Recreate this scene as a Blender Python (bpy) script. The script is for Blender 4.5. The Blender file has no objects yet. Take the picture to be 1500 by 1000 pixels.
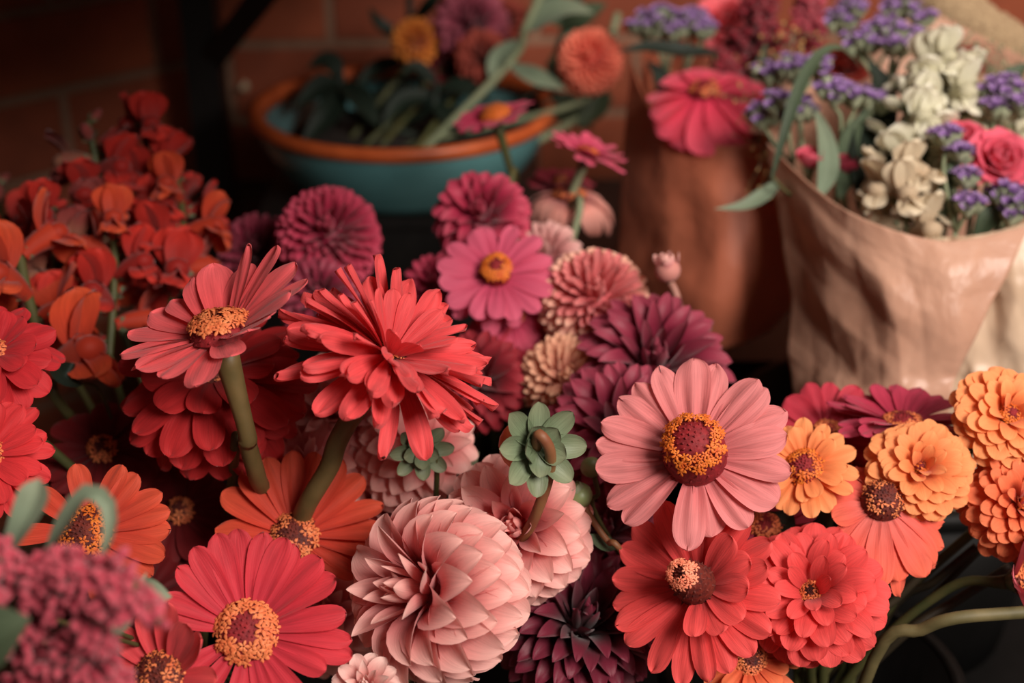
import bpy, math, random
import numpy as np
from mathutils import Vector, Matrix

# ------------------------------------------------------------------ camera, light, exposure
scene = bpy.context.scene
COL = scene.collection
PITCH = math.radians(26.0)
CAM = np.array([0.0, 0.0, 1.35])
FOC = 2083.0                       # focal length in pixels of the 1500 px wide frame (50 mm)
FW = np.array([0.0, math.cos(PITCH), -math.sin(PITCH)])
UP = np.array([0.0, math.sin(PITCH), math.cos(PITCH)])
RT = np.array([1.0, 0.0, 0.0])

cam_data = bpy.data.cameras.new('camera')
cam_data.lens = 50.0
cam_data.sensor_width = 36.0
cam_data.clip_start = 0.02
cam_data.dof.use_dof = True
cam_data.dof.focus_distance = 0.745
cam_data.dof.aperture_fstop = 4.0
cam_data.dof.aperture_blades = 0
cam = bpy.data.objects.new('camera', cam_data)
cam.location = CAM
cam.rotation_euler = (math.pi / 2 - PITCH, 0, 0)
COL.objects.link(cam)
scene.camera = cam

world = bpy.data.worlds.new('world')
scene.world = world
world.use_nodes = True
bg = world.node_tree.nodes['Background']
bg.inputs['Color'].default_value = (1.0, 0.86, 0.76, 1)
bg.inputs['Strength'].default_value = 0.07


def area(name, loc, target, size, power, color):
    l = bpy.data.lights.new(name, 'AREA')
    l.shape = 'RECTANGLE'
    l.size, l.size_y = size
    l.energy = power
    l.color = color
    o = bpy.data.objects.new(name, l)
    o.location = loc
    o.rotation_euler = (Vector(target) - Vector(loc)).to_track_quat('-Z', 'Y').to_euler()
    COL.objects.link(o)
    return o


area('shop_front_daylight', (0.85, -0.42, 2.08), (0.12, 0.8, 0.95), (0.65, 0.75), 49, (1.0, 0.90, 0.82))
area('overhead_fill', (0.9, 0.9, 2.9), (0.35, 0.95, 0.9), (0.8, 0.8), 13, (1.0, 0.88, 0.78))  # overhead fill, added to brighten the bouquets and upper surfaces

scene.view_settings.view_transform = 'Standard'
scene.view_settings.look = 'None'
scene.view_settings.gamma = 1.0
scene.view_settings.exposure = 0.0
scene.view_settings.use_curve_mapping = False

rng = np.random.default_rng(11)
random.seed(11)


def U(a, b):
    return float(rng.uniform(a, b))


def P(px, py, d):
    """world point that lies d metres along the view axis"""
    return CAM + d * (FW + (px - 750.0) / FOC * RT - (py - 500.0) / FOC * UP)


def DIR(a):
    """(right, up, towards camera) -> world unit vector"""
    v = a[0] * RT + a[1] * UP - a[2] * FW
    return v / np.linalg.norm(v)


def frame(axis):
    z = axis / np.linalg.norm(axis)
    x = RT - z * np.dot(RT, z)
    if np.linalg.norm(x) < 0.2:
        x = UP - z * np.dot(UP, z)
    x /= np.linalg.norm(x)
    y = np.cross(z, x)
    return np.stack([x, y, z], axis=1)     # columns


# ------------------------------------------------------------------ materials
def lin(c):
    out = []
    for v in c[:3]:
        v = v / 255.0
        out.append(v / 12.92 if v <= 0.04045 else ((v + 0.055) / 1.055) ** 2.4)
    return (out[0], out[1], out[2], 1.0)


MATS = {}


def new_mat(name):
    m = bpy.data.materials.new(name)
    m.use_nodes = True
    nt = m.node_tree
    nt.nodes.clear()
    out = nt.nodes.new('ShaderNodeOutputMaterial')
    return m, nt, out


def petal_mat(name, base, tip=None, mid=None, streak=0.25, rough=0.62, trans=0.28, sheen=0.15, vein=0.0, bump=0.25):
    """two or three tones along the petal (mostly botanical, on one flower light and shade), fine lengthwise streaks"""
    if name in MATS:
        return MATS[name]
    m, nt, out = new_mat(name)
    N = nt.nodes
    L = nt.links
    tc = N.new('ShaderNodeTexCoord')
    sep = N.new('ShaderNodeSeparateXYZ')
    L.new(tc.outputs['UV'], sep.inputs[0])
    ramp = N.new('ShaderNodeValToRGB')
    tip = tip or base
    mid = mid or base
    ramp.color_ramp.elements[0].position = 0.0
    ramp.color_ramp.elements[0].color = lin(base)
    ramp.color_ramp.elements[1].position = 1.0
    ramp.color_ramp.elements[1].color = lin(tip)
    e = ramp.color_ramp.elements.new(0.5)
    e.color = lin(mid)
    L.new(sep.outputs[1], ramp.inputs[0])
    mp = N.new('ShaderNodeMapping')
    mp.inputs['Scale'].default_value = (9.0, 0.9, 1.0)
    L.new(tc.outputs['UV'], mp.inputs[0])
    no = N.new('ShaderNodeTexNoise')
    no.inputs['Scale'].default_value = 2.2
    no.inputs['Detail'].default_value = 4.0
    L.new(mp.outputs[0], no.inputs[0])
    nb = N.new('ShaderNodeTexNoise')
    nb.inputs['Scale'].default_value = 26.0
    nb.inputs['Detail'].default_value = 3.0
    L.new(tc.outputs['Object'], nb.inputs[0])
    add = N.new('ShaderNodeMath')
    add.operation = 'ADD'
    L.new(no.outputs[0], add.inputs[0])
    L.new(nb.outputs[0], add.inputs[1])
    mr = N.new('ShaderNodeMapRange')
    mr.inputs[1].default_value = 0.65
    mr.inputs[2].default_value = 1.35
    mr.inputs[3].default_value = 1.0 - streak
    mr.inputs[4].default_value = 1.0 + streak
    L.new(add.outputs[0], mr.inputs[0])
    hs = N.new('ShaderNodeHueSaturation')
    L.new(ramp.outputs[0], hs.inputs['Color'])
    L.new(mr.outputs[0], hs.inputs['Value'])
    bs = N.new('ShaderNodeBsdfPrincipled')
    L.new(hs.outputs[0], bs.inputs['Base Color'])
    bs.inputs['Roughness'].default_value = rough
    bs.inputs['Specular IOR Level'].default_value = 0.25
    bs.inputs['Sheen Weight'].default_value = sheen
    bs.inputs['Sheen Roughness'].default_value = 0.5
    bp = N.new('ShaderNodeBump')
    bp.inputs['Strength'].default_value = bump
    bp.inputs['Distance'].default_value = 0.0012
    L.new(no.outputs[0], bp.inputs['Height'])
    L.new(bp.outputs[0], bs.inputs['Normal'])
    tr = N.new('ShaderNodeBsdfTranslucent')
    L.new(hs.outputs[0], tr.inputs['Color'])
    mx = N.new('ShaderNodeMixShader')
    mx.inputs[0].default_value = trans
    L.new(bs.outputs[0], mx.inputs[1])
    L.new(tr.outputs[0], mx.inputs[2])
    L.new(mx.outputs[0], out.inputs[0])
    MATS[name] = m
    return m


def plain_mat(name, c1, c2=None, scale=40.0, rough=0.6, bump=0.2, metallic=0.0, trans=0.0, spec=0.4, dist=0.002):
    if name in MATS:
        return MATS[name]
    m, nt, out = new_mat(name)
    N = nt.nodes
    L = nt.links
    tc = N.new('ShaderNodeTexCoord')
    no = N.new('ShaderNodeTexNoise')
    no.inputs['Scale'].default_value = scale
    no.inputs['Detail'].default_value = 5.0
    L.new(tc.outputs['Object'], no.inputs[0])
    ramp = N.new('ShaderNodeValToRGB')
    ramp.color_ramp.elements[0].position = 0.3
    ramp.color_ramp.elements[1].position = 0.7
    ramp.color_ramp.elements[0].color = lin(c1)
    ramp.color_ramp.elements[1].color = lin(c2 or c1)
    L.new(no.outputs[0], ramp.inputs[0])
    bs = N.new('ShaderNodeBsdfPrincipled')
    L.new(ramp.outputs[0], bs.inputs['Base Color'])
    bs.inputs['Roughness'].default_value = rough
    bs.inputs['Metallic'].default_value = metallic
    bs.inputs['Specular IOR Level'].default_value = spec
    bp = N.new('ShaderNodeBump')
    bp.inputs['Strength'].default_value = bump
    bp.inputs['Distance'].default_value = dist
    L.new(no.outputs[0], bp.inputs['Height'])
    L.new(bp.outputs[0], bs.inputs['Normal'])
    if trans > 0:
        tr = N.new('ShaderNodeBsdfTranslucent')
        L.new(ramp.outputs[0], tr.inputs['Color'])
        mx = N.new('ShaderNodeMixShader')
        mx.inputs[0].default_value = trans
        L.new(bs.outputs[0], mx.inputs[1])
        L.new(tr.outputs[0], mx.inputs[2])
        L.new(mx.outputs[0], out.inputs[0])
    else:
        L.new(bs.outputs[0], out.inputs[0])
    MATS[name] = m
    return m


def brick_mat(name, c1, c2, mortar):
    m, nt, out = new_mat(name)
    N = nt.nodes
    L = nt.links
    tc = N.new('ShaderNodeTexCoord')
    br = N.new('ShaderNodeTexBrick')
    br.inputs['Scale'].default_value = 1.0
    br.inputs['Brick Width'].default_value = 0.235
    br.inputs['Row Height'].default_value = 0.088
    br.inputs['Mortar Size'].default_value = 0.006
    br.inputs['Mortar Smooth'].default_value = 0.3
    br.inputs['Bias'].default_value = 0.0
    br.inputs['Color1'].default_value = lin(c1)
    br.inputs['Color2'].default_value = lin(c2)
    br.inputs['Mortar'].default_value = lin(mortar)
    L.new(tc.outputs['UV'], br.inputs[0])
    no = N.new('ShaderNodeTexNoise')
    no.inputs['Scale'].default_value = 30
    no.inputs['Detail'].default_value = 6
    L.new(tc.outputs['Object'], no.inputs[0])
    mr = N.new('ShaderNodeMapRange')
    mr.inputs[3].default_value = 0.65
    mr.inputs[4].default_value = 1.3
    L.new(no.outputs[0], mr.inputs[0])
    hs = N.new('ShaderNodeHueSaturation')
    L.new(br.outputs[0], hs.inputs['Color'])
    L.new(mr.outputs[0], hs.inputs['Value'])
    bs = N.new('ShaderNodeBsdfPrincipled')
    bs.inputs['Roughness'].default_value = 0.85
    L.new(hs.outputs[0], bs.inputs['Base Color'])
    inv = N.new('ShaderNodeMath')
    inv.operation = 'SUBTRACT'
    inv.inputs[0].default_value = 1.0
    L.new(br.outputs['Fac'], inv.inputs[1])
    ad = N.new('ShaderNodeMath')
    ad.operation = 'MULTIPLY_ADD'
    L.new(no.outputs[0], ad.inputs[0])
    ad.inputs[1].default_value = 0.35
    L.new(inv.outputs[0], ad.inputs[2])
    bp = N.new('ShaderNodeBump')
    bp.inputs['Strength'].default_value = 0.8
    bp.inputs['Distance'].default_value = 0.006
    L.new(ad.outputs[0], bp.inputs['Height'])
    L.new(bp.outputs[0], bs.inputs['Normal'])
    L.new(bs.outputs[0], out.inputs[0])
    MATS[name] = m
    return m


def paper_mat(name, c1, c2, trans=0.3, rough=0.5, bump=0.5):
    m, nt, out = new_mat(name)
    N = nt.nodes
    L = nt.links
    tc = N.new('ShaderNodeTexCoord')
    no = N.new('ShaderNodeTexNoise')
    no.inputs['Scale'].default_value = 14
    no.inputs['Detail'].default_value = 6
    no.inputs['Distortion'].default_value = 0.8
    L.new(tc.outputs['Object'], no.inputs[0])
    fb = N.new('ShaderNodeTexNoise')
    fb.inputs['Scale'].default_value = 500
    fb.inputs['Detail'].default_value = 2
    L.new(tc.outputs['Object'], fb.inputs[0])
    ramp = N.new('ShaderNodeValToRGB')
    ramp.color_ramp.elements[0].position = 0.35
    ramp.color_ramp.elements[1].position = 0.68
    ramp.color_ramp.elements[0].color = lin(c1)
    ramp.color_ramp.elements[1].color = lin(c2)
    L.new(no.outputs[0], ramp.inputs[0])
    bs = N.new('ShaderNodeBsdfPrincipled')
    bs.inputs['Roughness'].default_value = rough
    bs.inputs['Specular IOR Level'].default_value = 0.4
    L.new(ramp.outputs[0], bs.inputs['Base Color'])
    bp = N.new('ShaderNodeBump')
    bp.inputs['Strength'].default_value = bump
    bp.inputs['Distance'].default_value = 0.008
    L.new(no.outputs[0], bp.inputs['Height'])
    L.new(bp.outputs[0], bs.inputs['Normal'])
    tr = N.new('ShaderNodeBsdfTranslucent')
    L.new(ramp.outputs[0], tr.inputs['Color'])
    mx = N.new('ShaderNodeMixShader')
    mx.inputs[0].default_value = trans
    L.new(bs.outputs[0], mx.inputs[1])
    L.new(tr.outputs[0], mx.inputs[2])
    L.new(mx.outputs[0], out.inputs[0])
    MATS[name] = m
    return m


def wood_mat(name, c1, c2):
    m, nt, out = new_mat(name)
    N = nt.nodes
    L = nt.links
    tc = N.new('ShaderNodeTexCoord')
    mp = N.new('ShaderNodeMapping')
    mp.inputs['Scale'].default_value = (2.0, 22.0, 22.0)
    L.new(tc.outputs['Object'], mp.inputs[0])
    no = N.new('ShaderNodeTexNoise')
    no.inputs['Scale'].default_value = 2.0
    no.inputs['Detail'].default_value = 6
    no.inputs['Distortion'].default_value = 0.6
    L.new(mp.outputs[0], no.inputs[0])
    ramp = N.new('ShaderNodeValToRGB')
    ramp.color_ramp.elements[0].position = 0.3
    ramp.color_ramp.elements[1].position = 0.7
    ramp.color_ramp.elements[0].color = lin(c1)
    ramp.color_ramp.elements[1].color = lin(c2)
    L.new(no.outputs[0], ramp.inputs[0])
    bs = N.new('ShaderNodeBsdfPrincipled')
    bs.inputs['Roughness'].default_value = 0.6
    L.new(ramp.outputs[0], bs.inputs['Base Color'])
    bp = N.new('ShaderNodeBump')
    bp.inputs['Strength'].default_value = 0.3
    bp.inputs['Distance'].default_value = 0.002
    L.new(no.outputs[0], bp.inputs['Height'])
    L.new(bp.outputs[0], bs.inputs['Normal'])
    L.new(bs.outputs[0], out.inputs[0])
    MATS[name] = m
    return m


GREEN = plain_mat('stem_green', (62, 68, 36), (84, 78, 44), 60, 0.55, 0.15)
OLIVE = plain_mat('stem_olive_brown', (84, 72, 40), (106, 86, 52), 60, 0.5, 0.15)
STEMPALE = plain_mat('stem_pale_green', (112, 122, 92), (132, 136, 106), 60, 0.6, 0.15)
STEMPINK = plain_mat('stem_reddish', (150, 104, 92), (168, 118, 104), 60, 0.6, 0.15)
STEMRUST = plain_mat('stem_russet', (120, 70, 46), (128, 96, 58), 60, 0.55, 0.15)
LEAF = petal_mat('leaf_green', (60, 74, 54), (86, 98, 76), (72, 86, 64), 0.3, 0.5, 0.2, 0.0)
LEAFPALE = petal_mat('leaf_sage', (116, 132, 110), (140, 150, 126), (124, 140, 116), 0.22, 0.55, 0.25, 0.1)
LEAFDARK = petal_mat('leaf_dark', (26, 36, 28), (38, 48, 38), (30, 40, 32), 0.3, 0.5, 0.15, 0.0)
CALYX = petal_mat('calyx_green', (92, 104, 76), (128, 134, 106), (106, 120, 92), 0.25, 0.42, 0.12, 0.0)
BLACKMETAL = plain_mat('black_metal', (16, 14, 13), (24, 21, 19), 80, 0.5, 0.1)
BLACKPLASTIC = plain_mat('black_plastic', (8, 7, 6), (13, 11, 10), 50, 0.6, 0.05, spec=.2)
CONE = plain_mat('disc_maroon', (104, 18, 24), (146, 28, 34), 300, 0.7, 0.4)
CONEDARK = plain_mat('disc_dark', (60, 14, 12), (112, 36, 22), 300, 0.7, 0.4)
FLOR = plain_mat('floret_orange', (218, 104, 60), (234, 142, 88), 200, 0.6, 0.1, trans=0.15)
FLORY = plain_mat('floret_amber', (206, 84, 26), (232, 132, 48), 200, 0.6, 0.1, trans=0.15)
FLORPEACH = plain_mat('floret_peach', (240, 128, 98), (248, 160, 124), 200, 0.6, 0.1, trans=0.15)


# ------------------------------------------------------------------ mesh building
class MB:
    def __init__(self):
        self.v, self.f, self.uv, self.n = [], [], [], 0

    def add(self, v, f, uv=None):
        v = np.asarray(v, float)
        self.v.append(v)
        f = [tuple(int(i) + self.n for i in q) for q in f]
        self.f.extend(f)
        self.uv.append(np.zeros((len(v), 2)) if uv is None else np.asarray(uv, float))
        self.n += len(v)

    def build(self, name, mat, parent=None, base=None, smooth=True, label=None, kind=None):
        v = np.concatenate(self.v)
        uv = np.concatenate(self.uv)
        if base is not None:
            v = v - np.asarray(base)
        me = bpy.data.meshes.new(name)
        me.from_pydata(v.tolist(), [], self.f)
        lay = me.uv_layers.new(name='UVMap')
        idx = np.empty(len(me.loops), dtype=np.int32)
        me.loops.foreach_get('vertex_index', idx)
        lay.data.foreach_set('uv', uv[idx].astype(np.float32).ravel())
        if smooth:
            me.polygons.foreach_set('use_smooth', [True] * len(me.polygons))
        me.materials.append(mat)
        me.update()
        o = bpy.data.objects.new(name, me)
        COL.objects.link(o)
        if parent is not None:
            o.parent = parent
        elif base is not None:
            o.location = base
        if label:
            o['label'] = label
        if kind:
            o['kind'] = kind
        return o


GRIDF = {}


def grid_faces(nv, nu):
    k = (nv, nu)
    if k not in GRIDF:
        GRIDF[k] = [(i * nu + j, (i + 1) * nu + j, (i + 1) * nu + j + 1, i * nu + j + 1)
                    for i in range(nv - 1) for j in range(nu - 1)]
    return GRIDF[k]


def petal(L, W, nv=9, nu=7, base=0.3, peak=0.65, tip='round', notch=0.0, bend=0.0, bpow=1.0, cup=0.0, cup1=None,
          ridge=0.0, ruf=0.0, side=0.0):
    tau = np.linspace(0, 1, nv)
    t = 1 - (1 - tau) ** 1.8
    s = np.linspace(-1, 1, nu)
    w = np.where(t < peak, base + (1 - base) * np.sin(np.pi / 2 * np.clip(t / peak, 0, 1)), 0)
    x2 = np.clip((t - peak) / (1 - peak), 0, 1)
    if tip == 'round':
        w2 = np.sqrt(np.clip(1 - x2 ** 2.3, 0, 1)) * 0.97 + 0.03
    elif tip == 'blunt':
        w2 = np.clip(1 - x2 ** 5, 0, 1) ** 0.5 * 0.9 + 0.1
    else:
        w2 = np.clip(1 - x2 ** 1.9, 0, 1) ** 0.85 * 0.98 + 0.015
    w = np.where(t < peak, w, w2) * W * 0.5
    phi = -bend * t ** bpow
    dt = np.diff(t, prepend=0)
    ph_mid = np.concatenate([[phi[0]], (phi[1:] + phi[:-1]) / 2])
    cx = np.cumsum(np.cos(ph_mid) * dt) * L
    cz = np.cumsum(np.sin(ph_mid) * dt) * L
    cy = side * L * t ** 2
    c = cup + ((cup if cup1 is None else cup1) - cup) * t
    c = np.where(np.abs(c) < 1e-3, 1e-3, c)
    S = s[None, :]
    yy = np.sin(S * c[:, None]) / c[:, None] * w[:, None]
    zz = (1 - np.cos(S * c[:, None])) / c[:, None] * w[:, None]
    if ridge:
        zz = zz + ridge * W * np.cos(S * np.pi * 2.0) * np.sin(np.pi * np.clip(t, 0, 1) ** 0.7)[:, None]
    if ruf:
        p0 = U(0, 6.28)
        zz = zz + ruf * L * (t ** 3)[:, None] * np.sin(S * 4.0 + p0)
    X = cx[:, None] - np.sin(phi)[:, None] * zz
    Z = cz[:, None] + np.cos(phi)[:, None] * zz
    Y = cy[:, None] + yy
    if notch:
        X = X - notch * L * np.exp(-(S / 0.3) ** 2) * (t ** 8)[:, None] + notch * 0.12 * L * (np.cos(S * 9) * t[:, None] ** 10)
    v = np.stack([X.ravel(), Y.ravel(), Z.ravel()], axis=1)
    uv = np.stack([np.repeat(S / 2 + 0.5, nv, 0).ravel(), np.repeat(t[:, None], nu, 1).ravel()], axis=1)
    uv[:, 0] += U(0, 20)
    return v, grid_faces(nv, nu), uv


def rx(a):
    c, s = math.cos(a), math.sin(a)
    return np.array([[1, 0, 0], [0, c, -s], [0, s, c]])


def ry(a):
    c, s = math.cos(a), math.sin(a)
    return np.array([[c, 0, s], [0, 1, 0], [-s, 0, c]])


def rz(a):
    c, s = math.cos(a), math.sin(a)
    return np.array([[c, -s, 0], [s, c, 0], [0, 0, 1]])


def place(v, az, tilt, r0, z0, F, O, roll=0.0, tail=None):
    """petal (x out, z up) -> flower -> world"""
    p = v @ (ry(-tilt) @ rx(roll)).T + np.array([r0, 0, z0])
    p = p @ rz(az).T
    return p @ F.T + O


def tube(pts, rad, n=8, cap=True):
    pts = np.asarray(pts, float)
    rad = np.broadcast_to(np.asarray(rad, float), (len(pts),))
    T = np.gradient(pts, axis=0)
    T /= np.linalg.norm(T, axis=1)[:, None] + 1e-12
    a = np.array([0.31, 0.92, 0.17])
    if abs(np.dot(a, T[0])) > 0.9:
        a = np.array([0.9, 0.1, 0.3])
    x = a - T[0] * np.dot(a, T[0])
    x /= np.linalg.norm(x)
    V, UVs = [], []
    for i in range(len(pts)):
        x = x - T[i] * np.dot(x, T[i])
        x /= np.linalg.norm(x)
        y = np.cross(T[i], x)
        for k in range(n):
            an = 2 * math.pi * k / n
            V.append(pts[i] + rad[i] * (math.cos(an) * x + math.sin(an) * y))
            UVs.append((k / n, i / max(1, len(pts) - 1)))
    f = [(i * n + k, i * n + (k + 1) % n, (i + 1) * n + (k + 1) % n, (i + 1) * n + k)
         for i in range(len(pts) - 1) for k in range(n)]
    if cap:
        f.append(tuple(range(n - 1, -1, -1)))
        m = (len(pts) - 1) * n
        f.append(tuple(range(m, m + n)))
    return np.array(V), f, np.array(UVs)


def spline(ctrl, n=24):
    c = np.asarray(ctrl, float)
    c = np.vstack([2 * c[0] - c[1], c, 2 * c[-1] - c[-2]])
    out = []
    seg = len(c) - 3
    per = max(2, n // seg)
    for i in range(seg):
        p0, p1, p2, p3 = c[i:i + 4]
        for k in range(per):
            t = k / per
            out.append(0.5 * ((2 * p1) + (-p0 + p2) * t + (2 * p0 - 5 * p1 + 4 * p2 - p3) * t * t + (-p0 + 3 * p1 - 3 * p2 + p3) * t ** 3))
    out.append(c[-2])
    return np.array(out)


def ball(n1=6, n2=8):
    V, f = [], []
    for i in range(n1 + 1):
        th = math.pi * i / n1
        for k in range(n2):
            a = 2 * math.pi * k / n2
            V.append((math.sin(th) * math.cos(a), math.sin(th) * math.sin(a), math.cos(th)))
    for i in range(n1):
        for k in range(n2):
            f.append((i * n2 + k, (i + 1) * n2 + k, (i + 1) * n2 + (k + 1) % n2, i * n2 + (k + 1) % n2))
    return np.array(V), f


def lathe(prof, n=32, sq=(1, 1)):
    """prof: list of (r, z)"""
    V, f = [], []
    for r, z in prof:
        for k in range(n):
            a = 2 * math.pi * k / n
            V.append((r * math.cos(a) * sq[0], r * math.sin(a) * sq[1], z))
    for i in range(len(prof) - 1):
        for k in range(n):
            f.append((i * n + k, i * n + (k + 1) % n, (i + 1) * n + (k + 1) % n, (i + 1) * n + k))
    return np.array(V), f


def box(x0, x1, y0, y1, z0, z1):
    v = np.array([(x, y, z) for x in (x0, x1) for y in (y0, y1) for z in (z0, z1)], float)
    f = [(0, 1, 3, 2), (4, 6, 7, 5), (0, 4, 5, 1), (2, 3, 7, 6), (0, 2, 6, 4), (1, 5, 7, 3)]
    return v, f


USED = {}


def root(name, base, label, cat, group=None):
    o = bpy.data.objects.new(name, None)
    o.empty_display_size = 0.01
    o.location = base
    COL.objects.link(o)
    o['label'] = label
    o['category'] = cat
    if group:
        o['group'] = group
    return o


def tag(o, label, cat, group=None):
    o['label'] = label
    o['category'] = cat
    if group:
        o['group'] = group
    return o


# ------------------------------------------------------------------ setting
TABLE_Z = 0.64
SHELF_Z = 0.80


ROWH = 0.088


def hit(px, py, a, d):
    """point of the vertical plane through a along d seen at a pixel -> (distance along d, z)"""
    r = FW + (px - 750.0) / FOC * RT - (py - 500.0) / FOC * UP
    A = np.array([[r[0], -d[0]], [r[1], -d[1]]])
    k, u = np.linalg.solve(A, np.array([a[0], a[1]]))
    return u, CAM[2] + k * r[2]


def wall(name, a, b, z0, z1, mat, thick=0.12, uoff=0.0, line=None, joint=None):
    a = np.array(a)
    b = np.array(b)
    d = (b - a) / np.linalg.norm(b - a)
    nrm = np.array([-d[1], d[0]])
    Lw = float(np.linalg.norm(b - a))
    voff = 0.0
    if line:
        voff = 40 * ROWH - hit(line[0], line[1], a, d)[1]
    if joint:
        ju, jz = hit(joint[0], joint[1], a, d)
        row = math.floor((jz + voff) / ROWH)
        uoff = 40 * 0.235 - ju + (0.1175 if row % 2 == 0 else 0.0)
    mb = MB()
    q = []
    for (off) in (0, thick):
        for (p, s) in ((a, 0), (b, Lw)):
            for z in (z0, z1):
                pp = p + nrm * off
                q.append((pp[0], pp[1], z, s + uoff, z + voff))
    q = np.array(q)
    f = [(0, 2, 3, 1), (4, 5, 7, 6), (0, 1, 5, 4), (2, 6, 7, 3), (0, 4, 6, 2), (1, 3, 7, 5)]
    mb.add(q[:, :3], f, q[:, 3:])
    o = mb.build(name, mat, smooth=False)
    o['kind'] = 'structure'
    return o


BRICK = brick_mat('red_brick', (158, 78, 48), (132, 62, 38), (140, 104, 82))
corner = np.array([-0.345, 1.60])
wall('wall_back', corner, corner + 2.6 * np.array([math.sin(math.radians(86)), math.cos(math.radians(86))]), 0, 2.6, BRICK, line=(430, 65), joint=(483, 30))
wall('wall_left', corner - 2.2 * np.array([math.sin(math.radians(46)), math.cos(math.radians(46))]), corner, 0, 2.6, BRICK, line=(0, 152), joint=(228, 60))
mb = MB()
mb.add(*box(-3, 3, -2, 3, -0.05, 0))
fl = mb.build('floor', plain_mat('concrete', (70, 60, 52), (86, 76, 66), 8, 0.8), smooth=False)
fl['kind'] = 'structure'

# wooden table carrying the buckets
WOOD = wood_mat('brown_wood', (84, 58, 44), (126, 92, 72))
tb = root('wooden_table', (0.0, 0.75, 0.0), 'brown wooden table glimpsed below the big pink dahlia, under the black buckets', 'table')
for k in range(5):
    mb = MB()
    y0 = 0.30 + k * 0.155
    mb.add(*box(-0.75, 0.85, y0, y0 + 0.152, TABLE_Z - 0.03, TABLE_Z))
    mb.build('plank', WOOD, tb, (0, 0.75, 0), smooth=False)
for lx in (-0.7, 0.8):
    for ly in (0.36, 1.02):
        mb = MB()
        mb.add(*box(lx - 0.03, lx + 0.03, ly - 0.03, ly + 0.03, 0, TABLE_Z - 0.03))
        mb.build('leg', WOOD, tb, (0, 0.75, 0), smooth=False)

tr = root('dark_filler_tray', (0.33, 0.66, TABLE_Z), 'added black tray darkening the lower right corner under the cut stems', 'tray')  # tray put in so the lit table corner goes dark
mb = MB()
mb.add(*box(0.075, 0.66, 0.42, 1.07, TABLE_Z, TABLE_Z + .006))
mb.build('base', BLACKPLASTIC, tr, (0.33, 0.66, TABLE_Z), smooth=False)
mb = MB()
for b_ in ((0.075, 0.66, 0.42, 0.428), (0.075, 0.66, 1.062, 1.07), (0.075, 0.083, 0.428, 1.062), (0.652, 0.66, 0.428, 1.062)):
    mb.add(*box(*b_, TABLE_Z + .006, TABLE_Z + .03))
mb.build('rim', BLACKPLASTIC, tr, (0.33, 0.66, TABLE_Z), smooth=False)

# black display step behind the table
st = root('display_stand', (0.2, 1.3, 0.0), 'black display stand under the teal pot and the brown paper bouquet', 'stand')
mb = MB()
mb.add(*box(-0.32, 1.0, 1.09, 1.55, SHELF_Z - 0.025, SHELF_Z))
mb.build('top', BLACKMETAL, st, (0.2, 1.3, 0), smooth=False)
mb = MB()
mb.add(*box(-0.32, 1.0, 1.095, 1.115, 0.0, SHELF_Z - 0.025))
mb.build('front_panel', BLACKMETAL, st, (0.2, 1.3, 0), smooth=False)
for lx in (-0.30, 0.97):
    mb = MB()
    mb.add(*box(lx - 0.02, lx + 0.02, 1.48, 1.52, 0.0, SHELF_Z - 0.025))
    mb.build('leg', BLACKMETAL, st, (0.2, 1.3, 0), smooth=False)


def bucket(label, c, z0, z1, r0, r1):
    base = (c[0], c[1], z0)
    t = root('flower_bucket', base, label, 'bucket', 'black flower buckets')
    prof = [(0.001, 0.0), (r0, 0.0), (r1, z1 - z0), (r1 - 0.004, z1 - z0), (r0 - 0.004, 0.006), (0.001, 0.006)]
    v, f = lathe(prof, 40)
    mb = MB()
    mb.add(v, f)
    mb.build('body', BLACKPLASTIC, t)
    v, f = lathe([(r1 + 0.004, z1 - z0 - 0.012), (r1 + 0.007, z1 - z0 - 0.006), (r1 + 0.006, z1 - z0 + 0.001),
                  (r1 - 0.003, z1 - z0 + 0.002), (r1, z1 - z0 - 0.010), (r1 + 0.004, z1 - z0 - 0.012)], 40)
    mb = MB()
    mb.add(v, f)
    mb.build('rim', BLACKPLASTIC, t)
    return np.array([c[0], c[1]]), z0, z1, r0


BL = bucket('black bucket at the left holding the red zinnias and snapdragons', (-0.20, 0.80), TABLE_Z, 0.80, 0.085, 0.105)
BM = bucket('black bucket in the middle holding the pink dahlias', (-0.02, 0.93), TABLE_Z, 0.82, 0.085, 0.095)
BR = bucket('black bucket at the right under the salmon, coral and orange zinnias', (0.185, 0.70), TABLE_Z + .0065, 0.78, 0.075, 0.088)


bucket('black bucket behind the orange zinnias holding the pale paper bouquet', (0.295, 0.95), TABLE_Z + .0065, 0.815, 0.10, 0.125)


def stem_path(head, axis, bk, via=None):
    """down from the head against its axis, then into the bucket"""
    c, z0, z1, r = bk
    a, q = U(0, 6.28), U(0.2, 0.75) * r
    foot = np.array([c[0] + q * math.cos(a), c[1] + q * math.sin(a), z0 + 0.012])
    mouth = np.array([c[0] + (head[0] - c[0]) * 0.25, c[1] + (head[1] - c[1]) * 0.25, z1 + 0.01])
    k = min(0.05, 0.3 * np.linalg.norm(head - mouth))
    pts = [head, head - axis * k]
    if via:
        pts += [P(*q) for q in via]
    if pts[-1][2] > mouth[2] + 0.03:
        pts.append(mouth)
    pts.append(foot)
    return pts


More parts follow.
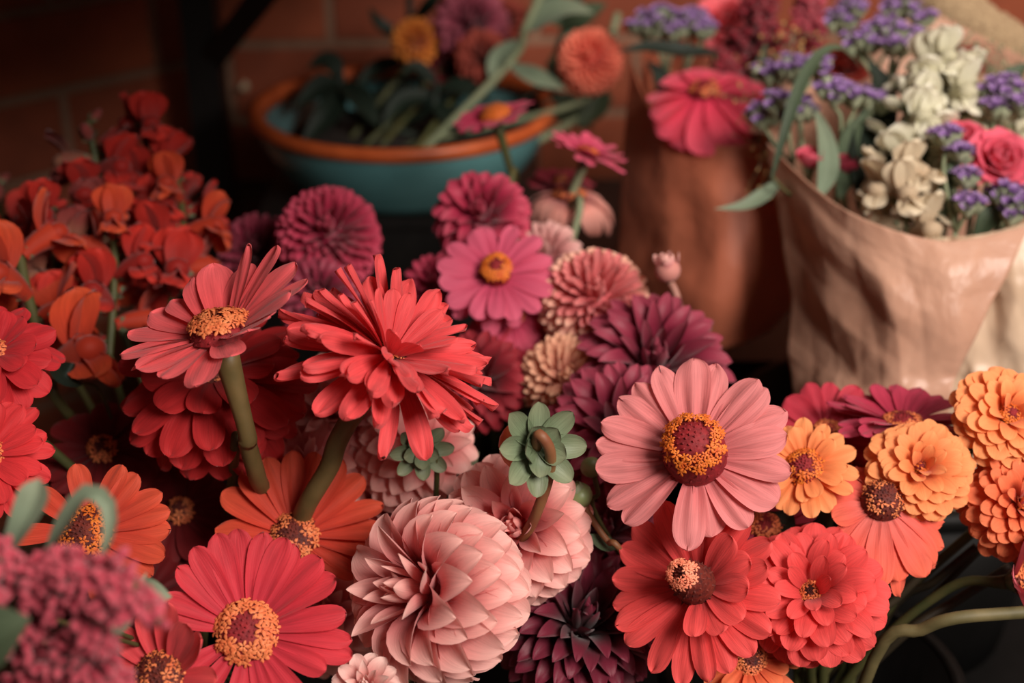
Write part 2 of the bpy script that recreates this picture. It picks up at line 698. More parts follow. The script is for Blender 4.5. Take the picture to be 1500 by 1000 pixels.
# ------------------------------------------------------------------ flower builders
def disc_cone(O, F, r, h, n=110, spike=0.0016):
    mb = MB()
    prof = []
    for i in range(9):
        a = math.pi / 2 * i / 8
        prof.append((r * math.cos(a) ** 0.8 + 0.0002, h * math.sin(a)))
    v, f = lathe(prof[::1], 20)
    mb.add(v @ F.T + O, f)
    for i in range(n):
        q = math.sqrt((i + 0.5) / n)
        a = i * 2.39996
        rr = r * q
        zz = h * math.sqrt(max(0, 1 - q ** 2.4))
        nr = np.array([q * 0.9 * math.cos(a), q * 0.9 * math.sin(a), 1.05 - q])
        nr /= np.linalg.norm(nr)
        p = np.array([rr * math.cos(a), rr * math.sin(a), zz])
        x = np.cross(nr, [0.2, 0.3, 0.9])
        x /= np.linalg.norm(x)
        y = np.cross(nr, x)
        w = spike * 0.55
        vs = [p + w * x, p + w * (-0.5 * x + 0.87 * y), p + w * (-0.5 * x - 0.87 * y), p + nr * spike * U(0.8, 1.6)]
        mb.add(np.array(vs) @ F.T + O, [(0, 1, 3), (1, 2, 3), (2, 0, 3)])
    return mb


def star_florets(O, F, r_in, r_out, h_in, h_out, n, size):
    mb = MB()
    for i in range(n):
        q = (i + 0.5) / n
        a = i * 2.39996 + U(-0.2, 0.2)
        rr = math.sqrt(r_in ** 2 + (r_out ** 2 - r_in ** 2) * q)
        k = (rr - r_in) / max(1e-6, r_out - r_in)
        zz = h_in + (h_out - h_in) * k + U(-0.0006, 0.001)
        nr = np.array([(0.25 + 0.75 * k) * math.cos(a), (0.25 + 0.75 * k) * math.sin(a), 1.0])
        nr += np.array([U(-.3, .3), U(-.3, .3), 0])
        nr /= np.linalg.norm(nr)
        x = np.cross(nr, [0.2, 0.9, 0.3])
        x /= np.linalg.norm(x)
        FF = np.stack([x, np.cross(nr, x), nr], 1)
        p = np.array([rr * math.cos(a), rr * math.sin(a), zz])
        sz = size * U(0.8, 1.2)
        # tube below the star
        tv, tf, _ = tube([(0, 0, -sz * 1.3), (0, 0, -sz * 0.5), (0, 0, 0.0)], [sz * 0.18, sz * 0.2, sz * 0.32], 5, False)
        mb.add((tv @ FF.T + p) @ F.T + O, tf)
        a0 = U(0, 6.28)
        for m in range(5):
            v, f, uv = petal(sz * 0.95, sz * 0.5, 4, 3, 0.5, 0.5, 'round', bend=1.4, cup=-0.7)
            v = v @ ry(-0.55).T + np.array([sz * 0.15, 0, 0])
            v = v @ rz(a0 + m * 1.2566).T
            mb.add((v @ FF.T + p) @ F.T + O, f, uv)
    return mb


def calyx_cup(O, F, r, depth, scale=1.0):
    mb = MB()
    v, f = lathe([(0.0025 * scale, -depth), (r * 0.7, -depth * 0.75), (r, -depth * 0.2), (r * 0.95, 0.0), (0.0008, 0.001)], 18)
    mb.add(v @ F.T + O, f)
    for row in range(2):
        n = 11
        for i in range(n):
            a = (i + row * 0.5) * 2 * math.pi / n
            vv, ff, uv = petal(depth * 0.95, r * 0.75, 5, 3, 0.8, 0.4, 'round', bend=-0.25, cup=0.5)
            mb.add(place(vv, a, math.radians(50 + 12 * row), r * 0.62, -depth * (0.9 - 0.3 * row), F, O), ff, uv)
    return mb


def zinnia(px, py, d, axis, R, layers, mat, label, disc=(0.2, 0.16), florets=(1, 0.0), flor_mat=None, cone_mat=None, nflor=44,
           bk=None, via=None, stem_mat=None, stem_r=0.0029, name='zinnia', cat='zinnia', group='zinnias in the front buckets',
           split=True, calyx=True, cone_h=None, fsize=0.0032, foot=None):
    """R in metres. layers: dicts n, L, W, tilt, bend, r0, z0 relative to R, or az = [(deg, lenK, widK, dTilt)]"""
    ax = DIR(axis)
    F = frame(ax)
    O = P(px, py, d)
    if foot is not None:
        path = [O - ax * 0.006, O - ax * 0.04] + [np.asarray(q, float) for q in foot]
    else:
        path = stem_path(O - ax * 0.006, ax, bk or BL, via)
    base = path[-1]
    t = root(name, base, label, cat, group)
    allp = MB()
    for L in layers:
        az = L.get('az')
        if az is None:
            n = L['n']
            a0 = L.get('a0', U(0, 360))
            jit = L.get('jit', 0.25)
            az = [(a0 + 360.0 / n * (i + U(-jit, jit)), U(0.9, 1.08), U(0.88, 1.1), U(-1, 1) * L.get('tj', 7)) for i in range(n)]
        for q in az:
            a, lk, wk, dt = q[:4]
            v, f, uv = petal(L['L'] * R * lk, L['W'] * R * wk, L.get('nv', 11), L.get('nu', 9), L.get('base', 0.32), L.get('peak', 0.72),
                             L.get('tip', 'round'), notch=L.get('notch', 0.05) * U(-0.3, 1.4), bend=math.radians(L.get('bend', 15) + U(-9, 9)),
                             bpow=L.get('bpow', 1.4), cup=L.get('cup', 0.35) + U(-.1, .1), cup1=L.get('cup1', -0.25) + U(-.25, .25),
                             ridge=L.get('ridge', 0.035), ruf=L.get('ruf', 0.02), side=U(-.06, .06))
            w = place(v, math.radians(a), math.radians(L['tilt'] + dt), L.get('r0', 0.12) * R, L.get('z0', 0.0) * R + U(-.01, .01) * R, F, O,
                      roll=math.radians(U(-1, 1) * L.get('roll', 13)))
            if split:
                mb = MB()
                mb.add(w, f, uv)
                mb.build('petal', mat, t, base)
            else:
                allp.add(w, f, uv)
    if not split:
        allp.build('petals', mat, t, base)
    dr, dh = disc[0] * R, disc[1] * R
    Od = O + ax * 0.02 * R
    dk = disc_cone(Od, F, dr, dh).build('disc', cone_mat or CONE, t, base)
    if nflor:
        rin, rout = florets[0] * dr, (florets[0] + florets[1]) * dr
        star_florets(Od, F, rin, rout, cone_h[0] * R if cone_h else dh * 0.95, cone_h[1] * R if cone_h else dh * 0.4, nflor, fsize).build(
            'disc_florets', flor_mat or FLOR, dk, base)
    if calyx:
        calyx_cup(O, F, 0.17 * R, 0.16 * R).build('calyx', CALYX, t, base)
    sp = spline(path, 30)
    n = len(sp)
    rr = np.full(n, stem_r)
    rr[:4] = stem_r * np.array([1.5, 1.35, 1.2, 1.08])
    mb = MB()
    mb.add(*tube(sp, rr, 10))
    mb.build('stem', stem_mat or GREEN, t, base)
    return t


def dahlia(px, py, d, axis, R, mat, label, n=110, thmax=150, W=0.58, cup=0.85, cup1=0.7, bend=74, tip='point', r0=0.34, center=0.16,
           bk=None, via=None, stem_mat=None, group='dahlias among the front flowers', cat='dahlia', name='dahlia', inner_mat=None,
           peak=0.5, base_w=0.55, foot=None, nv=10, nu=9, stem_r=0.003, squash=1.0, lean=18, eye=None, jit=0.0):
    ax = DIR(axis)
    F = frame(ax)
    F2 = F.copy()
    F2[:, 2] = F2[:, 2] * squash
    O = P(px, py, d)
    back = O - ax * R * 0.55
    if foot is not None:
        path = [back, back - ax * 0.008] + [np.asarray(q, float) for q in foot]
    else:
        path = stem_path(back, ax, bk or BM, via)
    base = path[-1]
    t = root(name, base, label, cat, group)
    outer, inner = MB(), MB()
    c1 = math.cos(math.radians(thmax))
    for i in range(n):
        f_ = (i + 0.5) / n
        c0 = 1.0 if eye is None else math.cos(math.radians(eye[0]))
        th = math.acos(c0 - f_ * (c0 - c1))
        a = i * 2.39996 + U(-.06, .06)
        grow = min(1.0, 0.36 + 0.64 * (math.degrees(th) / 62.0))
        k = U(0.94, 1.05) + U(-1, 1) * jit * .5
        thb = th * 0.86
        Lp = R * (1 - r0) * 1.3 * (0.62 + 0.38 * grow) * k
        bnd = math.radians(bend) * (-0.45 + 1.5 * min(1, math.degrees(th) / 40.0)) + U(-.1, .1)
        v, f, uv = petal(Lp, W * R * grow * U(0.92, 1.08), nv, nu, base_w, peak, tip, bend=bnd, bpow=1.9,
                         cup=cup * (1.25 if grow < .7 else 1), cup1=cup1 * (1.6 if grow < .7 else 1) + U(-.12, .12), side=U(-.05, .05), ruf=0.012)
        v = v @ rx(U(-.12, .12) + U(-1, 1) * jit * 2).T
        tilt = math.pi / 2 - thb + math.radians(lean) * min(1, math.degrees(th) / 50.0) + U(-1, 1) * jit
        bp = np.array([r0 * R * math.sin(thb), 0, r0 * R * math.cos(thb)])
        p = (v @ ry(-tilt).T + bp) @ rz(a).T
        w = p @ F2.T + O
        if i < 22 and eye is None:
            k2 = i / 21.0
            v, f, uv = petal(R * (.50 + .30 * k2), R * (.14 + .70 * W * k2 * .6), nv, nu, .6, .5, tip, bend=math.radians(-75 + 95 * k2), cup=1.25 - .3 * k2, cup1=1.1)
            w = place(v, a, math.radians(86 - 30 * k2), R * (.03 + .20 * k2), r0 * R * .75, F2, O)
        (inner if f_ < center else outer).add(w, f, uv)
    outer.build('outer_petals', mat, t, base)
    inner.build('inner_petals', inner_mat or mat, t, base)
    v, f = ball(8, 12)
    core = MB()
    core.add(v * r0 * R * 0.96 @ F2.T + O, f)
    core.build('receptacle', (inner_mat or mat), t, base)
    if eye is not None:
        Oe = O + ax * R * r0 * 0.8 * squash
        dk = disc_cone(Oe, F, eye[1] * R, eye[2] * R, spike=.0013).build('disc', eye[3], t, base)
        if eye[5]:
            star_florets(Oe, F, eye[1] * R * .7, eye[1] * R * 1.25, eye[2] * R, eye[2] * R * .6, eye[5], .0023).build('disc_florets', eye[4], dk, base)
    cal = MB()
    for i in range(9):
        v, f, uv = petal(R * 0.5, R * 0.3, 5, 5, 0.7, 0.5, 'point', bend=0.5, cup=0.3)
        cal.add(place(v, i * 0.698, math.radians(-25), R * 0.12, -R * 0.62, F, O), f, uv)
    cal.build('calyx', CALYX, t, base)
    mb = MB()
    mb.add(*tube(spline(path, 26), stem_r, 8))
    mb.build('stem', stem_mat or GREEN, t, base)
    return t


def leaf_mesh(pts, W, mat, name, parent, base, fold=0.5, tip='point', nv=14, nu=7, normal=None, peak=0.4, wave=0.0):
    """a blade that follows a polyline of world points"""
    sp = spline(pts, nv)
    n = len(sp)
    T = np.gradient(sp, axis=0)
    T /= np.linalg.norm(T, axis=1)[:, None]
    nm = normal if normal is not None else DIR((0.1, 0.5, 0.85))
    V, UVs = [], []
    for i in range(n):
        t = i / (n - 1)
        side = np.cross(nm, T[i])
        side /= np.linalg.norm(side) + 1e-9
        up = np.cross(T[i], side)
        w = (0.2 + 0.8 * math.sin(math.pi / 2 * min(1, t / peak))) if t < peak else max(0.02, (1 - ((t - peak) / (1 - peak)) ** (1.7 if tip == 'point' else 3)))
        for j in range(nu):
            s = -1 + 2 * j / (nu - 1)
            V.append(sp[i] + side * s * w * W / 2 + up * (abs(s) * fold * w * W / 2 + wave * W * math.sin(9 * t + 2 * s)))
            UVs.append((s / 2 + 0.5, t))
    mb = MB()
    mb.add(V, grid_faces(n, nu), UVs)
    return mb.build(name, mat, parent, base)


# ------------------------------------------------------------------ petal colours
CORAL = petal_mat('petal_coral', (206, 62, 66), (226, 82, 84), (218, 70, 74))
CORALROSE = petal_mat('petal_coral_rose', (200, 68, 72), (232, 98, 102), (222, 84, 88))
REDZ = petal_mat('petal_red', (198, 52, 70), (206, 56, 66), (204, 52, 66))
DEEPRED = petal_mat('petal_deep_red', (150, 26, 30), (190, 42, 44), (176, 34, 38))
DARKREDSHADE = petal_mat('petal_dark_red_shaded', (86, 10, 16), (120, 18, 22), (104, 14, 20))  # dark red with the shade between the blooms put into it
ORANGERED = petal_mat('petal_orange_red', (196, 62, 48), (216, 84, 56), (206, 70, 50))
SALMON = petal_mat('petal_salmon_pink', (196, 96, 100), (216, 130, 130), (210, 120, 120), 0.28)
ORANGE = petal_mat('petal_orange', (222, 104, 50), (246, 160, 102), (238, 136, 80), 0.15)
ORANGEDEEP = petal_mat('petal_deep_orange', (206, 78, 48), (236, 128, 84), (226, 104, 66), 0.15)
MAGENTA = petal_mat('petal_magenta', (150, 30, 56), (186, 56, 84), (172, 42, 70))
CRIMSON = petal_mat('petal_crimson', (166, 38, 58), (192, 54, 72), (180, 46, 64))
CORALRED = petal_mat('petal_coral_red', (206, 54, 54), (232, 84, 82), (224, 72, 72))
CORALORANGE = petal_mat('petal_coral_orange', (228, 118, 110), (236, 106, 80), (232, 100, 86))
PINKD = petal_mat('petal_dahlia_pink', (196, 72, 82), (248, 198, 188), (230, 146, 144), 0.12, 0.5, 0.4, 0.2)
PINKDIN = petal_mat('petal_dahlia_heart', (196, 86, 96), (226, 146, 142), (212, 116, 118), 0.12, 0.5, 0.3, 0.2)
PINKCORAL = petal_mat('petal_dahlia_coral_heart', (206, 70, 76), (236, 166, 158), (224, 118, 116), 0.12, 0.5, 0.3, 0.2)
BLUSH = petal_mat('petal_pompon_blush', (204, 104, 100), (244, 196, 172), (226, 148, 136), 0.1, 0.55, 0.3, 0.1)
PEACH = petal_mat('petal_peach', (204, 128, 108), (236, 184, 152), (222, 158, 134), 0.1, 0.55, 0.3, 0.1)
BURG = petal_mat('petal_burgundy', (58, 8, 20), (118, 32, 54), (80, 16, 32), 0.15, 0.42, 0.15, 0.2)
PLUM = petal_mat('petal_plum', (104, 20, 42), (158, 62, 82), (128, 32, 56), 0.15, 0.45, 0.2, 0.2)
MAGD = petal_mat('petal_dahlia_magenta', (136, 20, 52), (200, 72, 98), (168, 38, 70), 0.15, 0.5, 0.25, 0.2)
ROSEZ = petal_mat('petal_rose_pink', (196, 64, 98), (214, 96, 124), (206, 82, 112), 0.15)
HOTPINK = petal_mat('petal_hot_pink', (214, 52, 84), (242, 92, 116), (232, 72, 98), 0.15)
SNAPRED = petal_mat('petal_snapdragon_red', (150, 28, 22), (196, 48, 36), (176, 38, 30), 0.25)
SNAPORANGE = petal_mat('petal_snapdragon_orange', (172, 48, 26), (208, 80, 44), (194, 64, 36), 0.25)
SNAPDUSK = petal_mat('petal_snapdragon_faded', (150, 96, 74), (134, 52, 50), (140, 64, 58), 0.25)
WHITEP = petal_mat('petal_white', (206, 200, 170), (240, 236, 216), (230, 226, 200), 0.08)
PINKROSE = petal_mat('petal_rose', (210, 62, 92), (232, 104, 126), (224, 82, 108), 0.12)
PURPLE = petal_mat('petal_purple', (120, 78, 146), (186, 154, 200), (152, 114, 174), 0.15)
MAUVE = petal_mat('petal_mauve', (110, 40, 56), (168, 84, 100), (140, 58, 76), 0.15)
RUST = petal_mat('petal_rust', (110, 40, 30), (156, 66, 52), (134, 52, 40), 0.15)
YELLOWO = petal_mat('petal_amber', (196, 104, 36), (224, 140, 60), (212, 122, 46), 0.15)
CORALP = petal_mat('petal_pompon_coral', (220, 92, 74), (246, 146, 118), (236, 118, 96), 0.1)
AMAR = petal_mat('amaranth_pink', (104, 16, 34), (204, 84, 100), (156, 42, 60), 0.3, 0.8, 0.2, 0.3)
CELOSIA = petal_mat('celosia_crimson', (84, 8, 22), (146, 26, 44), (112, 16, 32), 0.3, 0.8, 0.15, 0.3)


def single(n, L=0.9, W=0.36, tilt=8, bend=14, **k):
    d = dict(n=n, L=L, W=W, tilt=tilt, bend=bend)
    d.update(k)
    return d


# ------------------------------------------------------------------ front right: the salmon zinnia and its neighbours
AZ_SALMON = [(90, 1.02, 1.15, 4), (72, 1.0, 1.0, 2), (108, 1.0, 0.95, 4), (124, 0.98, 0.9, 2), (140, 0.98, 0.95, 0), (156, 1.0, 0.9, 0),
             (172, 1.0, 0.95, 0), (190, 1.0, 1.0, -2), (207, 1.02, 0.95, -3), (223, 0.98, 0.9, -6), (262, 0.95, 1.0, -10), (283, 0.80, 1.1, -22),
             (302, 0.86, 0.95, -14), (328, 0.92, 1.35, -12), (348, 0.95, 0.9, -4), (8, 0.92, 1.15, 4), (24, 1.02, 1.0, 2), (38, 1.0, 0.95, 4), (51, 1.02, 0.95, 6)]
zinnia(1018, 668, 0.76, (-0.16, 0.42, 0.89), 0.0515, [dict(az=AZ_SALMON, roll=16, L=0.88, W=0.345, tilt=12, bend=20, r0=0.16, notch=0.07, cup=0.3, cup1=-0.5, ridge=0.06, nu=13, nv=13)],
       SALMON, 'large salmon pink zinnia with one ring of broad petals and an orange ringed cone', disc=(0.335, 0.54), florets=(0.62, 0.36),
       cone_h=(0.54, 0.36), flor_mat=FLORY, nflor=84, fsize=0.0026, bk=BR)

zinnia(1178, 686, 0.80, (-0.18, 0.45, 0.86), 0.0285,
       [single(15, 0.86, 0.36, 10, 24, r0=0.2), single(11, 0.66, 0.32, 30, 22, r0=0.2, z0=0.05)], ORANGE,
       'light orange zinnia with maroon eye, tucked beside the salmon pink zinnia', disc=(0.36, 0.26), florets=(0.6, 0.45), nflor=46, flor_mat=FLORY,
       cone_mat=CONE, fsize=0.0026, bk=BR)
DOUBLE = [single(16, 0.80, 0.34, -14, 26, r0=0.2, nv=8, nu=7), single(15, 0.68, 0.32, 6, 24, r0=0.2, z0=0.08, nv=8, nu=7),
          single(13, 0.54, 0.30, 26, 22, r0=0.18, z0=0.16, nv=8, nu=7), single(11, 0.40, 0.26, 44, 20, r0=0.16, z0=0.22, nv=7, nu=5),
          single(8, 0.26, 0.2, 62, 15, r0=0.12, z0=0.26, nv=6, nu=5)]
dahlia(1345, 690, 0.80, (-0.05, 0.42, 0.9), 0.0262, ORANGE, 'double orange zinnia ruffled in tiers, centred between two other orange zinnias', n=84, thmax=112, W=.46, bend=58, squash=.72, r0=.34, eye=(13, .13, .12, CONE, FLORY, 12), tip='round', peak=.6, base_w=.5, cup=.3, cup1=.15, lean=8, jit=.16, bk=BR, group='zinnias in the front buckets', cat='zinnia', name='zinnia')
dahlia(1472, 615, 0.81, (0.1, 0.45, 0.88), 0.0278, ORANGE, 'double pale orange zinnia at the right edge below the pale paper wrap', n=78, thmax=112, W=.48, bend=58, squash=.7, r0=.34, eye=(20, .2, .2, CONE, FLORY, 30), tip='round', peak=.6, base_w=.5, cup=.3, cup1=.15, lean=8, jit=.16, bk=BR, group='zinnias in the front buckets', cat='zinnia', name='zinnia')
dahlia(1490, 742, 0.80, (0.05, 0.3, 0.95), 0.0275, ORANGEDEEP, 'deep orange pompon-like zinnia at the right edge, lower of the two there', n=120, thmax=130, W=.40, bend=58, squash=.85, r0=.34, eye=(10, .1, .1, CONE, FLORY, 8), tip='round', peak=.6, base_w=.5, cup=.3, cup1=.15, lean=8, jit=.16, bk=BR, group='zinnias in the front buckets', cat='zinnia', name='zinnia')
AZ_CO = [(200, .62, .9, 12), (222, .9, 1.0, -8), (243, 1, 1.1, -4), (262, 1.08, 1.05, 0), (282, 1.0, 1.1, -4), (300, 1.06, 1.1, 2), (318, 1.02, 1.0, 4), (335, 1.0, .95, 4),
         (352, .9, .9, 6), (10, .8, .9, 8), (100, .7, .9, 0), (140, .7, .9, 0), (170, .6, .9, 5), (250, 1.18, .9, -16), (292, 1.24, .8, -18), (325, 1.2, .9, -14)]
zinnia(1290, 738, 0.79, (0.12, 0.62, 0.75), 0.044, [dict(az=AZ_CO, L=0.86, W=0.36, tilt=-12, bend=26, r0=0.14)], CORALORANGE,
       'coral zinnia with long petals drooping below the double orange zinnia', disc=(0.26, 0.25), florets=(0.5, 0.5), nflor=36, cone_mat=CONEDARK,
       flor_mat=FLOR, bk=BR, fsize=0.0027)
zinnia(1322, 622, 0.84, (0.0, 0.93, 0.36), 0.041, [single(21, 0.9, 0.3, 14, 16, r0=0.16), single(12, 0.7, 0.3, 22, 10, r0=0.16, z0=.03)], MAGENTA,
       'dark magenta zinnia seen edge-on against the pale paper wrap', disc=(0.26, 0.12), florets=(0.7, 0.4), nflor=34, bk=BR)
zinnia(1212, 640, 0.86, (-0.15, 0.5, 0.85), 0.036, [single(15, 0.9, 0.4, 8, 14, r0=0.16)], CRIMSON,
       'crimson zinnia mostly hidden behind the light orange one with maroon eye', disc=(0.26, 0.14), florets=(0.6, 0.5), nflor=30, bk=BR)
zinnia(1248, 690, 0.85, (0.1, 0.5, 0.85), 0.030, [single(13, 0.9, 0.42, 6, 12, r0=0.16)], CORALORANGE,
       'coral zinnia peeking out between the orange zinnias', disc=(0.26, 0.14), florets=(0.6, 0.5), nflor=30, bk=BR)
AZ_RED = [(0, .9, 1, 22), (22, 1.0, 1, 14), (44, .96, 1.05, 20), (66, .98, 1, 24), (88, 1, 1.05, 24), (110, 1, 1.1, 20), (132, 1.0, 1.1, 12), (152, .98, 1, 4), (168, .98, .95, 0),
          (184, 1.0, .95, 0), (200, 1.02, .95, 0), (216, 1.04, .9, 0), (236, 1.08, .9, -4), (254, 1.1, .85, -8), (270, 1.05, .9, -2), (288, 1.0, 1, 0), (306, .98, 1, 4), (322, 1.0, 1, 10), (341, 1, 1, 16)]
AZ_RED2 = [(12, .7, 1, 30), (-12, .68, 1, 28), (-38, .7, .95, 22), (300, .66, .9, 24), (275, .62, .8, 30), (36, .7, 1, 34)]
zinnia(1022, 858, 0.765, (-0.40, 0.36, 0.84), 0.0475, [dict(az=AZ_RED, roll=20, L=0.88, W=0.325, tilt=6, bend=16, r0=0.16), dict(az=AZ_RED2, L=0.9, W=0.34, tilt=8, bend=26, r0=0.16, z0=.05)],
       CORALRED, 'coral red zinnia with a tall dark cone topped by a small floret ring', disc=(0.24, 0.62), florets=(0.38, 0.34),
       cone_h=(0.72, 0.56), cone_mat=CONEDARK, flor_mat=FLORPEACH, nflor=44, fsize=0.0023, bk=BR)
dahlia(1190, 872, 0.785, (-0.28, 0.40, 0.87), 0.0352, CORALRED, 'double coral red zinnia with mounded petals to the right of the tall-coned red one', n=92, thmax=128, W=.46, bend=62, squash=.86, r0=.36, eye=(15, .14, .14, CONEDARK, FLOR, 22), tip='round', peak=.6, base_w=.5, cup=.3, cup1=.15, lean=8, jit=.16, bk=BR, group='zinnias in the front buckets', cat='zinnia', name='zinnia')
zinnia(1098, 968, 0.79, (0.0, 0.55, 0.83), 0.0275, [single(14, 0.86, 0.36, 0, 26, r0=0.2), single(12, 0.66, 0.32, 24, 22, r0=0.2, z0=0.06)], ORANGEDEEP,
       'small orange zinnia at the bottom edge under the tall-coned red zinnia', disc=(0.3, 0.2), florets=(0.6, 0.6), nflor=30, cone_mat=CONEDARK, bk=BR, fsize=.0026)
zinnia(1490, 850, 0.80, (0.75, 0.2, 0.5), 0.040, [single(12, 0.9, 0.42, 20, -10, r0=0.14, cup=0.5, cup1=0.5)], petal_mat('petal_dusty_pink', (176, 66, 72), (214, 104, 116), (196, 80, 88)),
       'dusty pink zinnia with folded petals cut by the right edge', disc=(0.26, 0.16), florets=(0.6, 0.5), nflor=24, cone_mat=CONEDARK, bk=BR)
zinnia(1120, 770, 0.83, (0.0, 0.5, 0.85), 0.032, [single(13, 0.9, 0.4, 8, 14, r0=0.16)], MAGENTA,
       'magenta zinnia mostly hidden below the salmon pink zinnia', disc=(0.26, 0.14), florets=(0.6, 0.5), nflor=20, bk=BR)

# ------------------------------------------------------------------ front left: red zinnias
AZ_BOT = [(98, 1.05, 1.05, 14), (82, 1.02, .9, 16), (70, 1.02, .9, 14), (58, 1.0, .85, 12), (44, 1.05, 1.15, 10), (33, 1.05, 1.15, 8), (10, 1.02, 1.05, 2), (-4, 1.08, .8, 0), (-16, 1.12, .85, 0),
          (-28, .9, .85, -2), (112, 1.05, .95, 16), (126, 1.02, .9, 16), (142, .96, .85, 14), (158, .9, .8, 12), (172, .74, .7, 10), (215, .8, .8, 0), (240, .8, .8, -6), (268, .8, .8, -6), (290, .9, .8, -4),
          (310, 1.0, .85, -2)]
zinnia(362, 926, 0.715, (0.03, 0.42, 0.9), 0.0475, [dict(az=AZ_BOT, L=0.9, W=0.305, tilt=12, bend=12, r0=0.16, base=.24, peak=.77, roll=20)], REDZ,
       'red zinnia with a broad peach ringed disc at the bottom left of the pink dahlia', disc=(0.31, 0.2), florets=(0.62, 0.5), nflor=74, fsize=0.0036, cone_h=(.2, .05), bk=BL)
AZ_OR = [(8, 1.05, .95, -2), (-8, .92, .85, -6), (-24, .8, .8, -10), (24, 1.08, .9, 4), (42, 1.05, 1.05, 10), (58, 1.05, 1.1, 14), (76, 1.0, .95, 18), (94, 1, .9, 18), (112, .98, .9, 16), (130, .98, 1.05, 12),
         (150, 1.0, 1.1, 4), (172, .9, .9, -2), (200, .8, .9, -10), (235, .7, .8, -10), (270, .7, .8, -12), (300, .7, .8, -14), (326, .82, .8, -12)]
zinnia(432, 786, 0.795, (0.05, 0.48, 0.87), 0.0465, [dict(az=AZ_OR, roll=20, L=0.9, W=0.33, tilt=8, bend=14, r0=0.16)], ORANGERED,
       'orange red zinnia with a dark eye below the leaning coral zinnia', disc=(0.27, 0.14), florets=(0.52, 0.55), nflor=50, cone_mat=CONEDARK, fsize=.0032, bk=BL)
AZ_C1 = [(95, 1.05, 1.05, 30), (72, .98, .9, 34), (112, .95, 1.0, 26), (130, 1.0, .9, 14), (146, 1.1, .95, 2), (160, 1.15, .9, -2), (172, 1.12, .95, -6), (186, 1.08, .9, -6), (200, 1.0, .95, -6), (214, .95, .95, -8),
         (236, .85, .9, -10), (262, .85, 1.0, -14), (290, .6, .9, -4), (56, 1.12, .55, 46), (42, 1.2, .7, 36), (26, 1.15, .95, 30), (8, 1.14, .9, 22), (-8, 1.0, .95, 26), (-30, .86, 1.0, 18), (-50, .75, .95, 16)]
zinnia(324, 492, 0.735, (-0.16, 0.90, 0.40), 0.0475, [dict(az=AZ_C1, L=0.9, W=0.43, tilt=6, bend=6, r0=0.12, bpow=1.6)], CORALROSE,
       'coral rose zinnia with upswept petals and a golden disc, tallest at the left', disc=(0.33, 0.18), florets=(0.35, 0.65), nflor=66, fsize=0.0034, cone_h=(.26, .16), bk=BL,
       via=[(363, 650, .764), (378, 702, .79), (388, 742, .84)], stem_r=.0050, stem_mat=OLIVE)
zinnia(312, 556, 0.805, (-0.03, 0.62, 0.78), 0.0580,
       [single(15, 0.92, 0.36, -34, 20, r0=0.14), single(16, 0.88, 0.36, -16, 20, r0=0.14, z0=.04), single(14, 0.8, 0.34, 2, 18, r0=0.14, z0=.09), single(10, 0.6, 0.32, 22, 18, r0=0.12, z0=0.13)],
       DEEPRED, 'deep red double zinnia hanging behind the tall coral rose one', disc=(0.2, 0.2), florets=(0.6, 0.5), nflor=24, cone_mat=CONEDARK, bk=BL, split=True,
       via=[(345, 650, .78)])
AXB = (0.50, 0.74, 0.45)
zinnia(570, 524, 0.74, AXB, 0.0525,
       [single(21, 1.0, 0.25, -10, 16, r0=0.12, ruf=.05, tj=12, roll=32), single(20, 0.98, 0.25, 6, 14, r0=0.12, z0=.03, ruf=.05, tj=12, roll=32),
        single(18, 0.92, 0.24, 22, 12, r0=0.12, z0=.06, ruf=.05, tj=12, roll=32), single(15, 0.8, 0.23, 38, 8, r0=0.12, z0=0.08, ruf=.05, tj=12, roll=32),
        single(9, 0.6, 0.2, 54, 4, r0=0.10, z0=0.1, roll=20)],
       CORAL, 'large double coral zinnia leaning on a thick stem above the pink dahlias', disc=(0.14, 0.12), florets=(0.7, 0.4), nflor=8, cone_mat=CONEDARK, bk=BL,
       via=[(482, 684, .774), (448, 742, .79), (424, 800, .835)], stem_r=.0056, stem_mat=OLIVE)
zinnia(-8, 520, 0.77, (0.1, 0.62, 0.78), 0.036, [single(13, 0.9, 0.44, -14, 22, r0=0.14), single(12, 0.8, 0.42, 8, 18, r0=0.14, z0=.06), single(9, 0.6, 0.4, 30, 14, r0=.12, z0=.1)], petal_mat('petal_scarlet', (176, 32, 42), (204, 46, 52), (194, 40, 48)),
       'red zinnia cut by the left edge, upper of the two there', disc=(0.2, 0.2), florets=(0.6, 0.5), nflor=20, bk=BL, via=[(30, 620, .82)])
zinnia(-22, 668, 0.735, (0.2, 0.4, 0.9), 0.034, [single(17, 0.9, 0.32, 0, 14, r0=0.14), single(15, 0.75, 0.32, 16, 12, r0=0.14, z0=.05)], petal_mat('petal_bright_red', (192, 40, 48), (214, 54, 58), (206, 48, 52)),
       'bright red zinnia cut by the left edge, lower of the two there', disc=(0.25, 0.2), florets=(0.5, 0.6), nflor=40, bk=BL)
AZ_L = [(0, 1, 1, 0), (16, 1.02, .95, 4), (32, 1.0, .9, 8), (48, .9, .9, 10), (66, .9, .9, 12), (-14, 1, 1, -2), (-30, .95, .95, -6), (-48, .9, .95, -8), (-70, .85, .9, -8), (100, .85, .9, 12), (140, .85, .9, 8), (180, .9, .9, 0), (220, .9, .9, -6), (255, .85, .9, -8)]
zinnia(128, 782, 0.755, (0.0, 0.42, 0.9), 0.042, [dict(az=AZ_L, L=0.9, W=0.34, tilt=6, bend=12, r0=0.16)], ORANGERED,
       'orange red zinnia with an amber disc behind the pink amaranth plumes', disc=(0.32, 0.26), florets=(0.5, 0.6), nflor=54, cone_mat=CONEDARK, flor_mat=FLORY, bk=BL)
